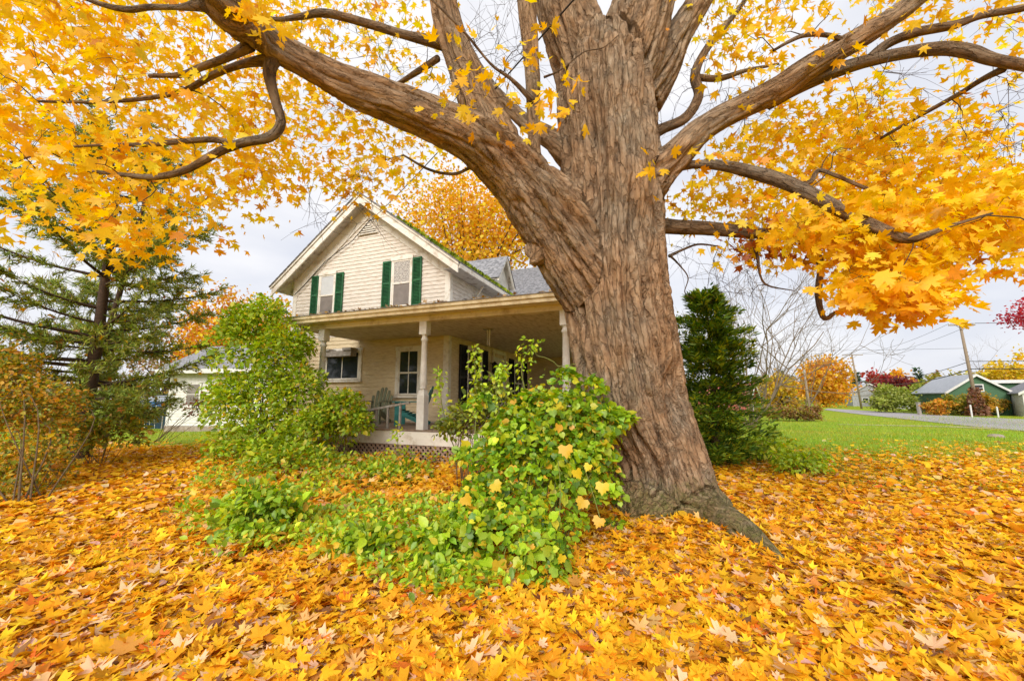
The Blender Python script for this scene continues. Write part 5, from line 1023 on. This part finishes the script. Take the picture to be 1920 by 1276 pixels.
# blue tarpaulin shelter
M_TARP = paint('blue_tarp', (.04, .14, .36), (.03, .09, .24), 4, .45); M_TARPD = paint('dark_tarp', (.02, .05, .08), None, 4, .5)
sh_ = empty('tarp_shelter', np.array([*at(289, 745, 21.5)[:2], -.32]), math.radians(-14)); tag(sh_, 'blue tarpaulin shelter beside the white outbuilding', 'shelter')
for x in (-.78, .78):
    for y in (0, 2.4): MB().tube([(x, y, 0), (x, y, 1.45)], .03, 6).obj('leg', M_GREYW, sh_)
MB().prism([(-.88, 1.40), (.88, 1.40), (.88, 1.46), (.4, 1.78), (-.2, 1.70), (-.88, 1.46)], 1, -.1, 2.5).obj('tarp_top', paint('pale_tarp', (.50, .52, .60), (.36, .4, .5), 4, .5), sh_)
MB().box(-.86, .86, -.14, -.105, 1.20, 1.47).obj('tarp_valance', M_TARP, sh_); MB().box(-.76, .76, .25, .28, .02, 1.38).obj('back_panel', M_TARPD, sh_)
MB().box(-.84, -.79, -.1, 2.4, .1, 1.39).obj('side_panel', M_TARPD, sh_)
for i in range(4): MB().tube(spline([(-.5 + i * .35, -.2, 1.3), (-.42 + i * .35, -.3, .8), (-.25 + i * .35, -.35, .1)], 8), .012, 5).obj('rope', M_BRIGHT, sh_)

# ------------------------------------------------------------------ poles, wires, roadside things
M_POLE = paint('weathered_pole', (.36, .27, .20), (.24, .18, .13), 6, .85, .4, .7, 0, 60, (4, 4, .4))
def pole(dep, base, top, arm, label, ivy=False):
    b = at(*base, dep); b[2] = float(gz(b[0], b[1])[0]) - .2; t_ = at(*top, dep); r = empty('utility_pole', b); tag(r, label, 'utility pole', 'utility poles along the road')
    d = t_ - b; MB().tube([np.zeros(3), d * .5, d], [.19, .16, .12], 10).obj('shaft', M_POLE, r, True)
    x = np.array([1, 0, .02]) * arm; c = d * .985 + [0, -.16, 0]; MB().bar(c - x, c + x, .10, .13).obj('crossarm', M_POLE, r)
    for s0 in (-1, 1): MB().bar(c + x * s0 * .45, d * .93 + [0, -.12, 0], .03, .05).obj('brace', M_POLE, r)
    for f in (-.95, -.55, .55, .95): q = c + x * f; MB().lathe([(.045, .066), (.06, .11), (.03, .16), (.055, .20), (.02, .25)], 8, Matrix.Translation(q)).obj('insulator', M_BRIGHT, r)
    for f in (.66, .70): q = d * f + [.18, -.1, 0]; MB().tube([d * f, q], .03, 6).obj('bracket', M_DARK, r)
    return r, b, d, c, x
p1o = pole(47, (1836, 783), (1800, 607), 1.55, 'near leaning utility pole with ivy round its foot')
p2o = pole(78, (1616, 768), (1597, 664), 2.0, 'far utility pole beside the large orange tree')
pb = p1o[1]; iv = empty('ivy_bush', pb + [0, 0, .2]); tag(iv, 'reddish-brown ivy clinging round the foot of the near pole', 'ivy')
k = 700; h_ = 3.4 * rng.random(k) ** 1.5; a = rng.random(k) * 6.283; rr_ = (.28 + .75 * (1 - h_ / 3.4)) * rng.uniform(.7, 1.1, k); P = pb + np.column_stack([np.cos(a) * rr_, np.sin(a) * rr_, h_ + .1]) + p1o[2][None] * (h_ / 12)[:, None] * np.array([1, 1, 0]); v, t, c = scatter(CARD, P, rots(rdir(k), rdir(k)), rng.uniform(.18, .36, k), pal(k, [(.30, .13, .08), (.22, .12, .07), (.4, .2, .1)])); put('foliage', iv, v, t, c, M_LEAF)
def wire(a, b, sag, label, r=.02, name='power_line', n=24):
    a = np.array(a); b = np.array(b); t_ = np.linspace(0, 1, n); P = a + (b - a) * t_[:, None]; P[:, 2] -= sag * 4 * t_ * (1 - t_); root = empty(name, a); tag(root, label, 'wire', 'overhead lines')
    v, q = tubes_quads([(P, np.full(n, r))], 5); link('cable', trimesh('cable', local(v, root), q), M_DARK, root, True)
A, B = p1o, p2o; nxt = np.array([70.0, 18.0, 0])
for f, lb in ((-.95, 'outer left'), (.95, 'outer right')):
    pa = A[1] + A[3] + A[4] * f + [0, 0, .2]; pb_ = B[1] + B[3] + B[4] * f + [0, 0, .2]; wire(pa, pb_, 1.0, f'thin power line on the {lb} insulators between the two poles', .018); wire(pa, pa + nxt + np.array([0, -38, .3]), .8, f'thin power line on the {lb} insulators leaving past the right edge', .018)
for f, r_, lb in ((.60, .035, 'upper communication cable'), (.52, .055, 'thick lower communication cable')):
    pa = A[1] + A[2] * f + [0, -.2, 0]; pb_ = B[1] + B[2] * f + [0, -.2, 0]; wire(pa, pb_, 1.2, f'{lb} between the two poles', r_); wire(pa, pa + np.array([66, -22, 1.2]), .8, f'{lb} running out past the right edge', r_)
wire(A[1] + A[2] * .74, A[1] + A[2] * .74 + np.array([-70, 30, 5.]), .9, 'faint single wire crossing the sky left of the near pole', .016)
# service drop from the farmhouse gable towards the street behind the camera
ga = HC + U * hy(692, 416, -.2)[0] + VV * -.2 + np.array([0, 0, hy(692, 416, -.2)[1]])
wire(ga, at(1180, -120, 3.2), .12, 'black service wire from the gable vent up past the trunk', .009, 'service_wire', 30)
# third thin pole (cut stem) by the orange tree
b = on_ground(1517, 45); tp = empty('bare_pole', b); tag(tp, 'thin pale wooden pole left of the orange tree', 'pole'); MB().tube([(0, 0, -.2), (-.25, 0, 5.2)], [.13, .09], 8).obj('shaft', M_POLE, tp, True); MB().lathe([(.14, 4.9), (.15, 4.95), (.10, 5.3), (.02, 5.32)], 8, None, -.24, 0).obj('cap', M_GREYW, tp)
for a, dp, h_, lb in ((1817, 44, 1.3, 'short white marker post left of the near pole'), (1866, 44, 1.1, 'short white marker post right of the near pole')):
    r = empty('marker_post', on_ground(a, dp)); tag(r, lb, 'post', 'marker posts by the road'); MB().box(-.06, .06, -.04, .04, -.1, h_).obj('shaft', M_BRIGHT, r); MB().prism([(-.065, h_), (.065, h_), (0, h_ + .08)], 1, -.045, .045).obj('cap', M_BRIGHT, r)
r = empty('gate_post', on_ground(1720, 50)); tag(r, 'thick grey wooden post in front of the round bush', 'post'); MB().box(-.14, .14, -.14, .14, -.1, 1.5).obj('shaft', M_GREYW, r); MB().box(-.18, .18, -.18, .18, 1.5, 1.58).obj('cap', M_GREYW, r)
g = gr(1868, 820); r = empty('stone_slab', g); tag(r, 'small dark stone slab lying in the lawn at the right', 'stone'); MB().lathe([(.22, -.1), (.26, .05), (.2, .12), (.08, .15)], 9).obj('slab', M_STONE, r)
# vehicles
def vehicle(name, loc, rz, mat, label, L, Wd, H, prof, cab, wheel=.33):
    r = empty(name, loc, rz); tag(r, label, 'vehicle', 'vehicles parked far off')
    MB().prism([(a * L, b_ * H) for a, b_ in prof], 1, -Wd / 2, Wd / 2).obj('body', mat, r)
    c = MB().prism([(a * L, b_ * H) for a, b_ in cab], 1, -Wd / 2 - .01, Wd / 2 + .01); c.obj('side_window', M_GLASS, r)
    for sx in (-.31, .31):
        for sy in (-1, 1):
            Mx = Matrix.Translation((sx * L, sy * (Wd / 2 - .05), wheel)) @ Matrix.Rotation(math.pi / 2, 4, 'X'); w_ = MB().lathe([(wheel * .7, -.12), (wheel, -.09), (wheel, .09), (wheel * .7, .12)], 16, Mx).obj('wheel', M_DARK, r); MB().lathe([(wheel * .5, -.13), (wheel * .55, -.125), (wheel * .55, .125), (wheel * .5, .13)], 12, Mx).obj('hubcap', M_GREYR, w_)
    for sy in (-1, 1):
        MB().box(-L / 2 - .02, -L / 2 + .03, sy * Wd * .36 - .14, sy * Wd * .36 + .14, H * .42, H * .52).obj('headlight', M_BRIGHT, r); MB().box(L / 2 - .03, L / 2 + .02, sy * Wd * .36 - .12, sy * Wd * .36 + .12, H * .42, H * .54).obj('tail_light', M_BRICK, r)
    return r
SUVP = [(-.5, .18), (.5, .18), (.5, .56), (.47, .62), (.40, .96), (.30, 1.0), (-.06, 1.0), (-.20, .64), (-.47, .56), (-.5, .45)]; SUVC = [(-.16, .64), (.42, .64), (.37, .92), (-.05, .93)]
VANP = [(-.5, .15), (.5, .15), (.5, .95), (.47, 1.0), (-.25, 1.0), (-.38, .62), (-.49, .5)]; VANC = [(-.33, .6), (-.05, .6), (-.05, .9), (-.23, .9)]
M_NAVY = paint('navy_car_paint', (.025, .03, .05), None, 3, .25, spec=.6)
vehicle('parked_car', on_ground(1660, 84), math.radians(8), M_NAVY, 'dark parked car between the far pole and the olive bush', 4.6, 1.8, 1.5, SUVP, SUVC)
vehicle('parked_car', on_ground(1704, 66), math.radians(20), M_BRIGHT, 'white parked car half hidden behind the olive bush', 4.6, 1.8, 1.6, SUVP, SUVC)
vehicle('parked_van', on_ground(226, 66), math.radians(75), M_BRIGHT, 'white van far off on the grass at the left', 4.8, 1.9, 2.0, VANP, VANC)
